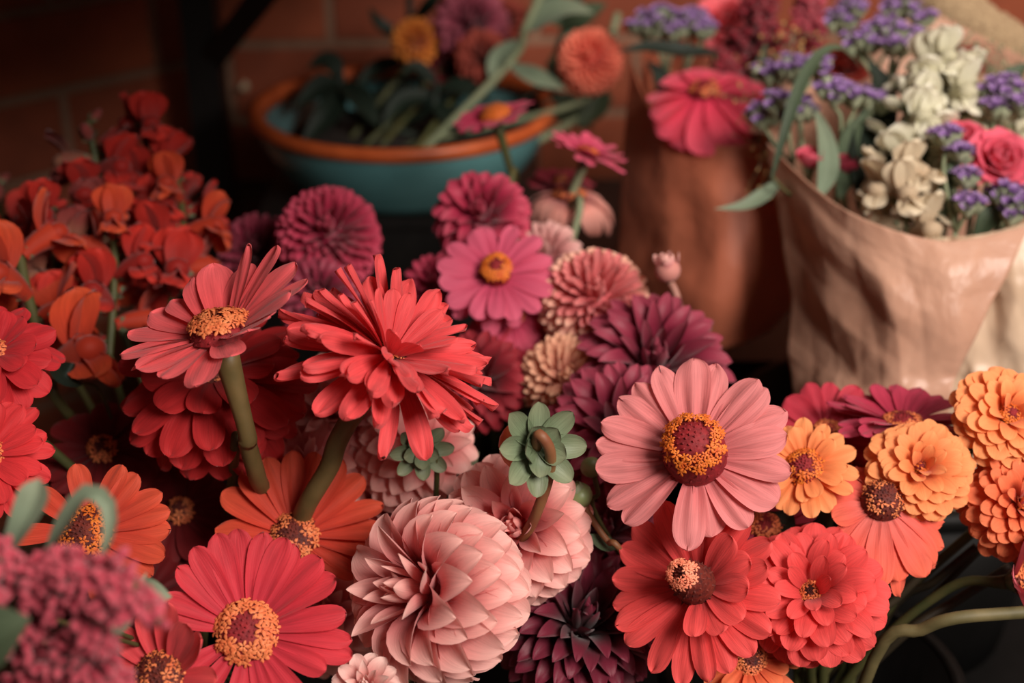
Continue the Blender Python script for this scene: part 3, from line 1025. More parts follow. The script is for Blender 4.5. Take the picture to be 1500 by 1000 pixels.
zinnia(236, 992, 0.70, (-0.1, 0.45, 0.88), 0.036, [dict(az=[(20, 1, 1, 34), (48, 1.05, .95, 44), (75, 1.05, .9, 36), (-10, .9, .9, 20), (105, .9, .9, 20), (135, .8, .9, 10), (170, .8, .9, 0), (210, .8, .9, 0), (330, .8, .9, 0)], L=0.9, W=0.42, tilt=8, bend=-6, r0=0.2, cup=.5, cup1=.3)],
       petal_mat('petal_coral_deep', (200, 58, 66), (218, 78, 80), (210, 66, 72)), 'coral zinnia at the bottom edge with two upright petals beside a golden disc', disc=(0.36, 0.2), florets=(0.4, 0.6), nflor=50, cone_mat=CONEDARK, bk=BL, fsize=.0035)
zinnia(150, 662, 0.87, (0.1, 0.6, 0.78), 0.040, [single(14, 0.9, 0.42, -20, 20, r0=0.14), single(13, 0.8, 0.4, 2, 18, r0=0.14, z0=.05)], DARKREDSHADE,
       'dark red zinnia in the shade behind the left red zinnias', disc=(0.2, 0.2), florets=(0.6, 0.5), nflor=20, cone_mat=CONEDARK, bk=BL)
zinnia(265, 752, 0.87, (0.0, 0.6, 0.78), 0.040, [single(14, 0.9, 0.42, -20, 20, r0=0.14), single(13, 0.8, 0.4, 2, 18, r0=0.14, z0=.05)], DARKREDSHADE,
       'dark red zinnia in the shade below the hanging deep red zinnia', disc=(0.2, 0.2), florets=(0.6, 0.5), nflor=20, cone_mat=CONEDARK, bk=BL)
zinnia(205, 885, 0.83, (0.0, 0.5, 0.86), 0.036, [single(14, 0.9, 0.42, -10, 20, r0=0.14)], DARKREDSHADE,
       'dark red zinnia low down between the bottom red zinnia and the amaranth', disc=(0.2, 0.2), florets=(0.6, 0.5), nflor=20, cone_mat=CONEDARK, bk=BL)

# ------------------------------------------------------------------ dahlias
dahlia(641, 866, 0.745, (-0.72, 0.20, 0.66), 0.0452, PINKD, 'largest pink ball dahlia at the bottom centre, its heart turned left', n=112, W=0.60, bend=80, lean=9, cup=.95, cup1=.85, jit=.05, foot=[P(690, 930, .83), np.array([-0.01, 0.93, TABLE_Z + .012])], inner_mat=PINKD)
dahlia(758, 774, 0.795, (-0.14, 0.22, 0.96), 0.0385, PINKD, 'pink ball dahlia with a coral heart behind the green bud on its russet stalk', n=110, inner_mat=PINKCORAL)
dahlia(505, 610, 0.87, (-0.1, 0.4, 0.9), 0.036, PINKD, 'pink dahlia under the leaning coral zinnia, left of the small green bud', n=100, inner_mat=PINKCORAL)
dahlia(610, 665, 0.85, (0.35, 0.35, 0.85), 0.033, PINKD, 'pink dahlia with a coral heart directly behind the small green bud', n=100, inner_mat=PINKCORAL)
dahlia(446, 700, 0.85, (-0.1, 0.5, 0.85), 0.034, PINKD, 'pink dahlia between the two zinnia stems, above the orange red zinnia', n=100, inner_mat=PINKCORAL)
dahlia(560, 742, 0.87, (0.1, 0.3, 0.9), 0.032, PINKD, 'pink dahlia low in the shade between the largest pink ball and the small bud', n=90)
dahlia(480, 905, 0.84, (0.0, 0.4, 0.9), 0.030, PINKD, 'pink dahlia in the shade between the bottom red zinnia and the largest pink ball', n=90)
dahlia(536, 1010, 0.72, (0.0, 0.5, 0.85), 0.0165, petal_mat('petal_cream_pink', (216, 120, 120), (246, 214, 204), (236, 180, 172), 0.1), 'small cream pink dahlia peeping over the bottom edge', n=60, W=0.6)
dahlia(846, 925, 0.82, (0.2, 0.6, 0.75), 0.042, BURG, 'dark burgundy dahlia beside the largest pink ball', n=150, W=0.36, cup=1.1, cup1=0.6)
dahlia(885, 785, 0.86, (0.0, 0.5, 0.85), 0.032, PLUM, 'plum dahlia below the salmon zinnia, behind the slim bud stalk', n=100, W=0.4, cup=1.0)
dahlia(905, 640, 0.87, (0.0, 0.3, 0.95), 0.042, PLUM, 'plum dahlia just left of the salmon zinnia, behind the green buds', n=120, W=0.36, cup=1.1)
dahlia(955, 545, 0.92, (0.05, 0.5, 0.85), 0.046, PLUM, 'plum dahlia behind the top of the salmon zinnia, below the pink tipped bud', n=120, W=0.34, cup=1.1)
dahlia(870, 446, 0.96, (0.05, 0.42, 0.9), 0.0345, BLUSH, 'blush pompon dahlia with tightly quilled petals in the middle', n=230, W=0.22, r0=.58, peak=.75, cup=1.3, cup1=1.1, bend=22, tip='round', center=.3, inner_mat=petal_mat('petal_pompon_heart', (206, 96, 100), (228, 138, 136), (216, 116, 116), .1), name='pompon_dahlia', nv=7, nu=7, lean=4)
dahlia(828, 556, 0.93, (0.05, 0.2, 0.97), 0.027, PEACH, 'peach dahlia below the blush pompon', n=150, W=0.25, cup=1.1, cup1=.9, bend=20, tip='round', r0=.5)
dahlia(482, 350, 1.02, (0.1, 0.35, 0.93), 0.034, MAGD, 'magenta pompon dahlia in front of the dark end of the teal pot', n=230, W=0.22, r0=.58, peak=.75, cup=1.3, cup1=1.1, bend=22, tip='round', name='pompon_dahlia', lean=4)
dahlia(378, 372, 1.08, (0.0, 0.35, 0.93), 0.027, PLUM, 'dim plum dahlia in shadow to the left of the magenta pompon', n=120, W=0.3, cup=1.2, cup1=1.0, bend=14, tip='round')
dahlia(706, 322, 1.02, (-0.05, 0.4, 0.9), 0.032, MAGD, 'magenta dahlia in front of the lit end of the teal pot', n=100, W=0.42)
dahlia(800, 378, 1.02, (-0.05, 0.5, 0.86), 0.024, petal_mat('petal_pale_lilac_pink', (190, 120, 120), (226, 178, 170), (212, 152, 148), .1), 'pale pink dahlia half hidden behind the rose zinnia', n=90, W=0.3, cup=1.0, tip='round')
dahlia(640, 420, 1.0, (-0.05, 0.4, 0.9), 0.022, MAGD, 'small magenta dahlia behind the big coral zinnia', n=80, W=0.36)
dahlia(700, 560, 0.93, (0.0, 0.3, 0.9), 0.030, petal_mat('petal_garnet', (104, 18, 30), (156, 38, 50), (128, 26, 38)), 'garnet dahlia in shade under the rose zinnia', n=90, W=0.42)
dahlia(470, 440, 0.98, (0.0, 0.3, 0.9), 0.027, PLUM, 'plum dahlia in shadow between the two tall coral zinnias', n=100, W=0.3, cup=1.1, tip='round')

# middle background zinnias
zinnia(728, 404, 0.95, (-0.02, 0.48, 0.87), 0.0385, [single(15, 0.9, 0.36, 12, 16, r0=0.16), single(10, .9, .34, -14, 24, r0=.16)], ROSEZ, 'rose pink zinnia with a fat orange ring, left of the blush pompon',
       disc=(0.24, 0.36), florets=(0.7, 0.35), nflor=46, flor_mat=FLORY, cone_h=(.36, .3), bk=BM, group='zinnias among the dahlias')
zinnia(752, 462, 0.97, (0.1, 0.35, 0.9), 0.030, [single(15, 0.9, 0.4, -10, 22, r0=0.16), single(12, 0.7, 0.4, 12, 18, r0=0.16)], petal_mat('petal_cerise', (176, 52, 82), (200, 80, 104), (188, 66, 94)), 'cerise zinnia with ruffled petals directly below the rose pink zinnia',
       disc=(0.2, 0.14), florets=(0.7, 0.4), nflor=20, bk=BM, group='zinnias among the dahlias')
zinnia(742, 528, 0.96, (0.1, 0.35, 0.9), 0.028, [single(14, 0.9, 0.42, -4, 20, r0=0.16), single(10, 0.7, 0.4, 16, 18, r0=0.16)], CRIMSON, 'crimson zinnia in shade right of the big coral zinnia',
       disc=(0.2, 0.14), florets=(0.7, 0.4), nflor=20, bk=BM, group='zinnias among the dahlias')
zinnia(726, 172, 1.10, (-0.25, 0.86, 0.42), 0.030, [single(13, 0.9, 0.46, 10, 12, r0=0.16)], petal_mat('petal_fuchsia', (186, 32, 76), (216, 62, 100), (204, 46, 88)), 'fuchsia zinnia with an orange disc on a tall stem before the pot rim',
       disc=(0.4, 0.3), florets=(0.3, 0.7), nflor=40, flor_mat=FLORY, cone_mat=petal_mat('disc_orange', (206, 104, 36), (226, 130, 50)), bk=BM, via=[(748, 270, 1.08)], group='zinnias among the dahlias')
zinnia(860, 226, 1.06, (0.32, 0.86, 0.36), 0.029, [single(18, 0.95, 0.30, 12, 14, r0=0.14), single(12, 0.8, 0.3, 24, 10, r0=0.14)], petal_mat('petal_pink_magenta', (196, 54, 94), (222, 92, 120), (210, 72, 106)), 'pink magenta zinnia on a pale stem left of the brown paper',
       disc=(0.26, 0.14), florets=(0.6, 0.5), nflor=34, flor_mat=FLORY, stem_mat=STEMPALE, bk=BM, via=[(848, 290, 1.055), (836, 355, 1.05)], group='zinnias among the dahlias')
zinnia(834, 292, 1.08, (0.0, 0.85, 0.45), 0.040, [single(24, 1.0, 0.3, 22, 105, r0=0.12, cup=.2, bpow=1.0)], petal_mat('petal_lit_bend', (150, 50, 66), (112, 60, 50), (234, 164, 150)), 'domed zinnia with lit bends and shaded tips coloured on its petals beside the pale stem',  # mid tone paints the bend catching light, tip the hanging shade
       disc=(0.3, 0.2), florets=(0.6, 0.5), nflor=20, cone_mat=CONEDARK, bk=BM, group='zinnias among the dahlias')
zinnia(820, 268, 1.12, (0.0, 0.8, 0.4), 0.026, [single(16, 0.92, 0.4, 4, 20, r0=0.12), single(12, 0.7, 0.4, 24, 20, r0=0.12)], petal_mat('petal_wine', (130, 24, 46), (164, 44, 64), (146, 32, 54)), 'wine red zinnia just above the domed one',
       disc=(0.2, 0.2), florets=(0.6, 0.5), nflor=10, cone_mat=CONEDARK, bk=BM, group='zinnias among the dahlias')


# ------------------------------------------------------------------ buds and leaves
def bud(px, py, d, axis, R, label, bud_mat, stem, n_br=12, stem_mat=None, stem_r=0.0026, spread=1.0, brL=1.0, foot=None, bk=None, tipmat=None, hug=False):
    ax = DIR(axis)
    F = frame(ax)
    O = P(px, py, d)
    pts = [O - ax * R * 0.95] + [P(*q) for q in stem]
    if bk is not None:
        c, z0, z1, r = bk
        pts.append(np.array([c[0] + U(-.4, .4) * r, c[1] + U(-.4, .4) * r, z0 + 0.012]))
    base = pts[-1]
    t = root('dahlia_bud', base, label, 'flower bud', 'flower buds among the blooms')
    v, f = ball(12, 18)
    v = v * np.array([1, 1, 0.92]) * R
    mb = MB()
    mb.add(v @ F.T + O, f)
    mb.build('bud', bud_mat, t, base)
    mb = MB()
    for row in range(2):
        n = n_br - 4 if row == 0 else n_br - 7
        for i in range(n):
            vv, ff, uv = petal(R * (1.75 if row == 0 else 1.05) * brL * U(.9, 1.1), R * 1.05, 10, 7, 0.5, 0.6, 'round', bend=math.radians(U(25, 65) * spread if not hug else -75), cup=-0.6 if not hug else .7, cup1=-.9 if not hug else .5)
            mb.add(place(vv, i * 6.283 / n + row * .4, math.radians((14 if row == 0 else -6) + U(-8, 8)) if not hug else math.radians(38 - 14 * row), R * 0.12, -R * (1.0 + .06 * row), F, O), ff, uv)
    mb.build('bracts', CALYX, t, base)
    mb = MB()
    mb.add(*tube(spline(pts, 28), stem_r, 9))
    mb.build('stem', stem_mat or GREEN, t, base)
    if tipmat:
        mb = MB()
        for i in range(16):
            vv, ff, uv = petal(R * 1.25, R * 0.75, 6, 5, 0.6, 0.6, 'round', bend=-0.7, cup=0.8)
            mb.add(place(vv, i * 2.4, math.radians(52 + i * 2), R * 0.75 * (1 - i / 18), R * 0.1, F, O), ff, uv)
        mb.build('petal_tips', tipmat, t, base)
    return t


BUDP = plain_mat('bud_peach', (176, 92, 56), (206, 128, 86), 60, 0.45, 0.1)
BUDG = plain_mat('bud_green', (96, 112, 70), (120, 132, 88), 60, 0.45, 0.1)
b1 = bud(768, 652, 0.745, (-0.42, 0.0, -0.8), 0.0138, 'green dahlia bud seen from behind on a hooked russet stalk', BUDP,
         [(790, 636, .722), (806, 662, .728), (802, 705, .745), (780, 765, .765), (756, 808, .80), (745, 900, .9)], stem_mat=STEMRUST, stem_r=.0030, bk=BM)
bud(612, 650, 0.80, (-0.2, 0.2, -0.7), 0.0095, 'small green dahlia bud in front of the pink dahlias', BUDP,
    [(636, 652, .795), (640, 690, .80), (638, 760, .83), (640, 850, .90)], stem_mat=GREEN, stem_r=.0016, bk=BM)
bud(848, 726, 0.79, (-0.5, 0.7, 0.3), 0.0078, 'slim green bud on a slanting stalk below the salmon zinnia', BUDG,
    [(862, 752, .79), (890, 792, .79), (935, 840, .80)], stem_mat=STEMRUST, stem_r=.0018, bk=BR, brL=1.2, hug=True)
bud(866, 684, 0.80, (-0.3, 0.8, 0.5), 0.0062, 'round unopened green bud touching the salmon zinnia', BUDG, [(876, 720, .81), (900, 800, .83)], stem_r=.0014, bk=BR, brL=.7, hug=True)
bud(978, 396, 0.93, (-0.2, 0.8, 0.3), 0.0085, 'pink tipped bud on a straight reddish stalk before the brown paper', petal_mat('bud_pink', (210, 140, 130), (226, 176, 164)),
    [(990, 430, .93), (1002, 475, .93), (1014, 520, .93), (1020, 600, .92)], stem_mat=STEMPINK, stem_r=.0026, bk=BR, hug=True, tipmat=petal_mat('petal_bud_pink', (196, 104, 110), (238, 188, 176), (222, 150, 148), .1))

# little leaf on the slanting stalk and the leaf by the pink dahlia
def leaf(pts, W, mat, label, foot, fold=0.35, group='loose leaves among the flowers', stalk_r=0.0012, name='leaf', peak=.4, normal=None, tip='point', stalk_mat=None, wave=0.0, mid=None):
    wp = [P(*q) for q in pts]
    base = np.asarray(foot, float)
    t = root(name, base, label, 'leaf', group)
    leaf_mesh(wp, W, mat, 'blade', t, base, fold, peak=peak, normal=normal, tip=tip, wave=wave)
    d0 = wp[0] - wp[1]
    d0 /= np.linalg.norm(d0)
    mid1 = wp[0] + d0 * 0.02 - np.array([0, 0, 0.01])
    mid2 = None if mid is None else 0.45 * np.asarray(mid) + 0.55 * wp[0] - np.array([0, 0, 0.03])
    mb = MB()
    mb.add(*tube(spline([wp[0] - d0 * 0.002, mid2, base] if mid is not None else [wp[0] - d0 * 0.004, mid1, 0.5 * (mid1 + base) + np.array([0, 0.01, 0]), base], 18), stalk_r, 6))
    mb.build('stalk', stalk_mat or GREEN, t, base)
    return t


def foot_in(bk, k=0.5):
    c, z0, z1, r = bk
    a = U(0, 6.28)
    return np.array([c[0] + k * r * math.cos(a), c[1] + k * r * math.sin(a), z0 + 0.012])


leaf([(905, 800, .80), (880, 795, .795), (858, 782, .79)], 0.010, LEAF, 'small pointed green leaf on the slanting bud stalk', foot_in(BR))
leaf([(636, 760, .84), (650, 720, .835), (678, 690, .84), (702, 662, .85)], 0.018, LEAF, 'dull green leaf between the small bud and the coral-hearted pink dahlia', foot_in(BM))
leaf([(762, 810, .80), (764, 840, .79), (766, 862, .79)], 0.010, LEAF, 'green leaf on the right shoulder of the largest pink ball dahlia', foot_in(BM), tip='round')
leaf([(120, 560, .86), (96, 548, .85), (72, 530, .86)], 0.016, LEAFDARK, 'dark leaf under the upper left red zinnia', foot_in(BL))
leaf([(1165, 950, .8), (1210, 905, .84), (1260, 852, .86)], 0.016, LEAFDARK, 'dark leaf at the lower right beside the double coral red zinnia', foot_in(BR))
leaf([(1100, 790, .83), (1140, 770, .83), (1160, 745, .83)], 0.022, LEAFDARK, 'dark leaf between the salmon and light orange zinnias', foot_in(BR))

# ------------------------------------------------------------------ amaranth and leaves closest to the camera
def plume(name, label, cat, group, spikes, foot, mat, stem_mat, seedn, size, part='plume', n_per=240, stem_r=.003):
    """spikes: list of (list of (px,py,d), radius)"""
    base = np.asarray(foot, float)
    t = root(name, base, label, cat, group)
    bv, bf = ball(4, 5)
    for pts, rad in spikes:
        sp = spline([P(*q) for q in pts], 20)
        mb = MB()
        for i in range(n_per):
            k = U(0, 1)
            p = sp[int(k * (len(sp) - 1))]
            dirv = rng.normal(size=3)
            dirv /= np.linalg.norm(dirv)
            taper = (1 - abs(2 * k - 0.9) ** 2.2 * 0.75)
            rr = rad * taper * U(0.35, 1.0)
            s = size * U(0.5, 1.5)
            FF = frame(dirv)
            v = bv * np.array([s * .7, s * .7, s * 1.3])
            mb.add(v @ FF.T + p + dirv * rr, bf, np.stack([bv[:, 0], (bv[:, 2] + 1) / 2], 1))
        mb.build(part, mat, t, base)
    mb = MB()
    s0 = P(*spikes[0][0][0])
    for pts, rad in spikes:
        sp = spline([P(*q) for q in pts], 16)
        mb.add(*tube(sp, stem_r * .7, 6))
    e = P(*spikes[0][0][0])
    mb.add(*tube(spline([e, 0.55 * e + 0.45 * base + np.array([0, 0, -0.01]), base], 14), stem_r, 7))
    mb.build('stem', stem_mat, t, base)
    return t


plume('amaranth', 'dusty pink amaranth plumes blurred in the lower left corner, nearest the camera', 'amaranth', None,
      [([(40, 960, .56), (30, 900, .55), (10, 840, .54), (-10, 800, .54)], .012),
       ([(60, 900, .55), (100, 850, .535), (150, 835, .53), (200, 860, .525)], .0095),
       ([(110, 930, .54), (165, 890, .53), (200, 880, .53), (235, 912, .525)], .0085),
       ([(60, 880, .55), (70, 840, .54), (100, 810, .535)], .008),
       ([(20, 1030, .56), (70, 980, .55), (130, 960, .54), (170, 945, .54)], .011),
       ([(70, 990, .55), (120, 1000, .55), (190, 990, .55)], .009)], foot_in(BL), AMAR, GREEN, 3, .0025, n_per=230)
leaf([(66, 815, .56), (95, 765, .55), (128, 722, .545), (158, 740, .545), (160, 785, .545), (140, 838, .55)], 0.0072, LEAFPALE, 'sage green leaf curled over into a hook above the amaranth', foot_in(BL), tip='round', peak=.25, fold=.5)
leaf([(0, 830, .56), (30, 775, .555), (50, 735, .555), (58, 700, .555)], 0.0125, LEAFPALE, 'sage green leaf folded upright at the left edge above the amaranth', foot_in(BL), tip='round', peak=.72, fold=.6, stalk_mat=STEMPINK)
leaf([(180, 880, .64), (215, 872, .63), (252, 874, .63)], 0.016, LEAFPALE, 'sage leaf between the amaranth and the bottom red zinnia', foot_in(BL))
leaf([(-40, 960, .52), (0, 930, .52), (45, 905, .52)], 0.025, LEAF, 'dark green leaf at the left edge under the amaranth', foot_in(BL))
leaf([(150, 940, .60), (185, 900, .60), (215, 838, .61)], 0.009, LEAFPALE, 'slim sage leaf rising through the amaranth', foot_in(BL))

# ------------------------------------------------------------------ snapdragons
def floret_mesh(name, mat, k=1.0):
    mb = MB()
    tv, tf, tuv = tube(spline([(0, 0, 0), (0.008, 0, 0.001), (0.017, 0, 0.0)], 8), np.linspace(.003, .0062, 9)[:9], 10, False)
    mb.add(tv * k, tf, tuv * np.array([1, .3]))
    for az, tl, L, W in ((26, 62, .019, .019), (-26, 62, .019, .019), (0, -35, .017, .015), (50, -22, .015, .015), (-50, -22, .015, .015)):
        v, f, uv = petal(L * k, W * k, 8, 7, 0.55, 0.6, 'round', bend=math.radians(30 if tl > 0 else 55), cup=0.5, cup1=-.4, ruf=.09)
        p = v @ ry(-math.radians(tl)).T
        p = p @ rz(math.radians(az)).T + np.array([.0150 * k, 0, (.004 if tl > 0 else -.003) * k])
        mb.add(p, f, uv)
    v, f = ball(6, 8)
    mb.add(v * np.array([.006, .0065, .005]) * k + np.array([.018, 0, -.001]) * k, f)
    me_o = mb.build(name, mat)
    me = me_o.data
    bpy.data.objects.remove(me_o)
    return me


def bud_mesh(name, mat):
    mb = MB()
    v, f = ball(7, 8)
    mb.add(v * np.array([.0085, .0042, .0045]) + np.array([.008, 0, 0]), f, np.stack([v[:, 1], (v[:, 0] + 1) / 2], 1))
    o = mb.build(name, mat)
    me = o.data
    bpy.data.objects.remove(o)
    return me


def calyx_mesh():
    mb = MB()
    for i in range(5):
        v, f, uv = petal(.008, .004, 5, 3, .6, .4, 'point', bend=-.4, cup=.4)
        p = v @ ry(-math.radians(30)).T + np.array([0, 0, .002])
        mb.add(p @ rx(i * 1.2566).T, f, uv)
    o = mb.build('calyx', CALYX)
    me = o.data
    bpy.data.objects.remove(o)
    return me


CALME = calyx_mesh()


def snapdragon(label, pts, foot, mats, n=16, nb=6, size=1.0, group='snapdragon spikes', stem_mat=None, twist=0.0, cat='snapdragon', top=0.0):
    cat_white = 'white' in group or 'pale' in group
    sp = spline([P(*q) for q in pts], 40)          # from the tip downwards
    base = np.asarray(foot, float)
    t = root('snapdragon', base, label, cat, group)
    tail = spline([sp[-1], 0.5 * (sp[-1] + base) + np.array([0, 0.01, 0.02]), base], 16)
    mb = MB()
    mb.add(*tube(np.vstack([sp, tail[1:]]), .0026 * size, 8))
    mb.build('stem', stem_mat or GREEN, t, base)
    meshes = [floret_mesh('floret', m, size * (1.25 if cat_white else 1.3)) for m in mats]
    bm = bud_mesh('floret_bud', mats[0])
    tot = n + nb
    for i in range(tot):
        k = (i + 0.3) / tot
        p = sp[min(len(sp) - 1, int(k * (len(sp) - 1)))]
        T = sp[0] - sp[-1]
        T /= np.linalg.norm(T)
        a = i * 2.39996 + twist
        fr = frame(T)
        out = fr[:, 0] * math.cos(a) + fr[:, 1] * math.sin(a)
        upk = 0.55 if i < nb else 0.12
        x = out + T * upk + rng.normal(size=3) * .28
        x /= np.linalg.norm(x)
        z = T - x * np.dot(T, x)
        z /= np.linalg.norm(z)
        y = np.cross(z, x)
        s = (0.7 + 0.5 * i / max(1, nb)) if i < nb else 0.85 + 0.25 * (i - nb) / n
        M = Matrix(np.stack([x * s, y * s, z * s], 1).tolist()).to_4x4()
        if i < nb:
            o = bpy.data.objects.new('floret_bud', bm)
        else:
            o = bpy.data.objects.new('floret', meshes[i % len(meshes)])
        M.translation = Vector((p + out * .002 - base).tolist())
        o.matrix_local = M
        o.parent = t
        COL.objects.link(o)
        c = bpy.data.objects.new('calyx', CALME)
        c.parent = o
        COL.objects.link(c)
    return t


snapdragon('fading snapdragon spike with green buds, tallest against the dark brick', [(128, 178, 1.0), (140, 240, 1.0), (140, 320, 1.0), (150, 420, .98)], foot_in(BL), [SNAPDUSK, SNAPRED], 10, 3, 1.0)
snapdragon('red snapdragon spike right of the fading one', [(212, 172, 1.02), (218, 250, 1.02), (232, 330, 1.0), (236, 430, .98)], foot_in(BL), [SNAPRED], 13, 1, 1.0)
snapdragon('red snapdragon spike in front of the black post', [(258, 258, 1.0), (268, 320, .98), (262, 380, .96), (250, 450, .94)], foot_in(BL), [SNAPRED, SNAPRED, SNAPORANGE], 9, 2, 1.0)
snapdragon('orange red snapdragon spike between the fading spike and the red zinnia', [(160, 318, .95), (168, 370, .94), (166, 440, .93), (160, 520, .92)], foot_in(BL), [SNAPORANGE, SNAPRED], 8, 2, 1.0)
snapdragon('dusky red snapdragon spike left of the fading one', [(70, 300, .97), (78, 350, .96), (84, 420, .95), (90, 520, .93)], foot_in(BL), [SNAPRED, SNAPDUSK], 9, 2, 1.0)
snapdragon('orange snapdragon spike at the left edge above the red zinnia', [(28, 372, .90), (40, 430, .89), (60, 500, .88), (80, 580, .88)], foot_in(BL), [SNAPORANGE], 6, 0, 1.3)
snapdragon('dim snapdragon spike cut by the left edge', [(-6, 270, 1.05), (4, 340, 1.03), (6, 420, 1.0), (20, 520, .96)], foot_in(BL), [SNAPDUSK, SNAPRED], 10, 3, 1.0)

# ------------------------------------------------------------------ black post, brace, screw
SHZ = 1.26
post = root('metal_frame', (-0.30, 1.44, 0.0), 'black metal frame with a diagonal brace standing before the brick corner', 'metal frame')
pb = np.array([-0.30, 1.44, 0.0])
p_top = P(292, 0, 1.50)
mb = MB()
mb.add(*box(p_top[0] - .018, p_top[0] + .018, p_top[1] - .018, p_top[1] + .018, 0, 1.26))
mb.build('upright', BLACKMETAL, post, pb, smooth=False)
a = np.array([p_top[0], p_top[1] - .004, P(312, 112, 1.5)[2]])
b = P(395, -20, 1.42)
dv = (b - a) / np.linalg.norm(b - a)
sd = np.cross(dv, [0, 1, 0])
sd /= np.linalg.norm(sd)
nn = np.cross(dv, sd)
mb = MB()
a2, b2 = a - dv * .02, a + dv * ((SHZ - a[2]) / dv[2])
V = [q + i * sd * .013 + j * nn * .006 for q in (a2, b2) for i in (-1, 1) for j in (-1, 1)]
mb.add(V, [(0, 1, 3, 2), (4, 6, 7, 5), (0, 4, 5, 1), (2, 3, 7, 6), (0, 2, 6, 4), (1, 5, 7, 3)])
mb.build('diagonal_brace', BLACKMETAL, post, pb, smooth=False)

mb = MB()
poly = [(-0.335, 1.565), (-1.10, 0.83), (-1.10, 0.66), (0.09, 0.66), (0.09, 1.565)]
V = [(x, y, z) for z in (SHZ, SHZ + .025) for x, y in poly]
mb.add(V, [(4, 3, 2, 1, 0), (5, 6, 7, 8, 9)] + [(i, (i + 1) % 5, (i + 1) % 5 + 5, i + 5) for i in range(5)])
mb.build('shade_shelf', BLACKMETAL, post, pb, smooth=False)  # unseen shelf over the brace, outline sized to shade the left wall

sc_p = P(354, 130, 1.63)
yb = corner[1] + (sc_p[0] - corner[0]) / math.tan(math.radians(86))
mb = MB()
v, f = lathe([(0.0005, 0.009), (0.003, 0.0085), (0.0062, 0.005), (0.0066, 0.0), (0.0025, 0.0), (0.0025, -0.02)], 16)
mb.add(v @ np.array([[1, 0, 0], [0, 0, 1], [0, -1, 0]]).T[:, :] + np.array([sc_p[0], yb, sc_p[2]]), f)
scr = mb.build('wall_screw', plain_mat('pale_metal', (190, 172, 140), (210, 196, 166), 80, .35, .1), base=(sc_p[0], yb, sc_p[2]))
tag(scr, 'pale round screw head in the brick wall beside the black post', 'screw')

# ------------------------------------------------------------------ teal pot and what grows in it
pc = P(590, 150, 1.36)
PR = 0.142
ph = 0.078
pot_base = np.array([pc[0], pc[1], pc[2] - ph])
rz0 = float(pc[2] - ph)
rs = root('riser_block', (pc[0], pc[1], SHELF_Z), 'black riser block hidden in shadow under the teal pot', 'riser')
mb = MB()
mb.add(*box(pc[0] - .13, pc[0] + .13, pc[1] - .10, pc[1] + .12, rz0 - .012, rz0))
mb.build('top', BLACKMETAL, rs, (pc[0], pc[1], SHELF_Z), smooth=False)
mb = MB()
mb.add(*box(pc[0] - .125, pc[0] + .125, pc[1] - .095, pc[1] + .115, SHELF_Z, rz0 - .012))
mb.build('body', BLACKMETAL, rs, (pc[0], pc[1], SHELF_Z), smooth=False)
TEAL = plain_mat('teal_glaze', (62, 104, 108), (90, 136, 136), 6, 0.22, 0.15, spec=.6)
RIMO = plain_mat('terracotta_rim', (164, 72, 34), (190, 90, 44), 40, 0.4, 0.1)
SOIL = plain_mat('potting_soil', (26, 20, 16), (42, 32, 26), 60, 0.95, 0.8, dist=.01)
pt = root('plant_pot', pot_base, 'wide teal glazed pot with a terracotta orange rim', 'plant pot')
prof = [(0.002, 0.0), (PR * .70, 0.0), (PR * .74, .006)]
for i in range(1, 15):
    k = i / 14
    prof.append((PR * (.74 + .25 * math.sin(k * 1.45)) + .0016 * (i % 2), .006 + (ph - .016) * k))
prof += [(PR * .965, ph - .012), (PR * .70, .02), (0.002, .02)]
v, f = lathe(prof, 64)
mb = MB()
mb.add(v, f)
mb.build('body', TEAL, pt)
v, f = lathe([(PR * .985, ph - .014), (PR * 1.03, ph - .010), (PR * 1.035, ph - .002), (PR * 1.0, ph + .001), (PR * .94, ph - .002), (PR * .93, ph - .014), (PR * .985, ph - .014)], 64)
mb = MB()
mb.add(v, f)
mb.build('rim', RIMO, pt)
v, f = lathe([(0.001, ph - .035), (PR * .5, ph - .036), (PR * .92, ph - .038)], 48)
mb = MB()
mb.add(v, f)
mb.build('soil', SOIL, pt)


def pot_foot(k=0.6):
    a = U(0, 6.28)
    return np.array([pc[0] + PR * k * U(0.2, 1) * math.cos(a), pc[1] + PR * k * U(0.2, 1) * math.sin(a), pc[2] - .037])


GP = 'flowers growing in the teal pot'
dahlia(608, 62, 1.38, (-0.1, 0.2, 0.95), 0.0205, YELLOWO, 'amber orange pompon flower above the teal pot', n=90, W=.4, bend=20, tip='round', foot=[pot_foot()], group=GP)
dahlia(690, 38, 1.38, (0.0, 0.2, 0.95), 0.034, MAUVE, 'mauve pink dahlia at the top edge above the teal pot', n=100, W=.42, foot=[pot_foot()], group=GP)
dahlia(706, 84, 1.36, (0.1, 0.1, 0.95), 0.024, RUST, 'rust coloured dahlia under the mauve one', n=100, W=.4, tip='round', foot=[pot_foot()], group=GP)
dahlia(652, 102, 1.40, (0.1, 0.1, 0.95), 0.022, DARKREDSHADE, 'dark red dahlia in shade right of the amber pompon', n=90, W=.4, tip='round', foot=[pot_foot()], group=GP)
dahlia(740, 30, 1.42, (0.1, 0.1, 0.95), 0.02, RUST, 'small rust dahlia right of the mauve one', n=80, W=.4, tip='round', foot=[pot_foot()], group=GP)
dahlia(864, 90, 1.30, (-0.1, 0.2, 0.95), 0.0275, CORALP, 'coral pompon dahlia left of the brown paper bouquet', n=230, W=.22, r0=.58, peak=.75, cup=1.2, cup1=1.0, bend=22, tip='round', foot=[P(850, 150, 1.32), pot_foot()], group=GP, name='pompon_dahlia', stem_mat=STEMPALE, lean=4)


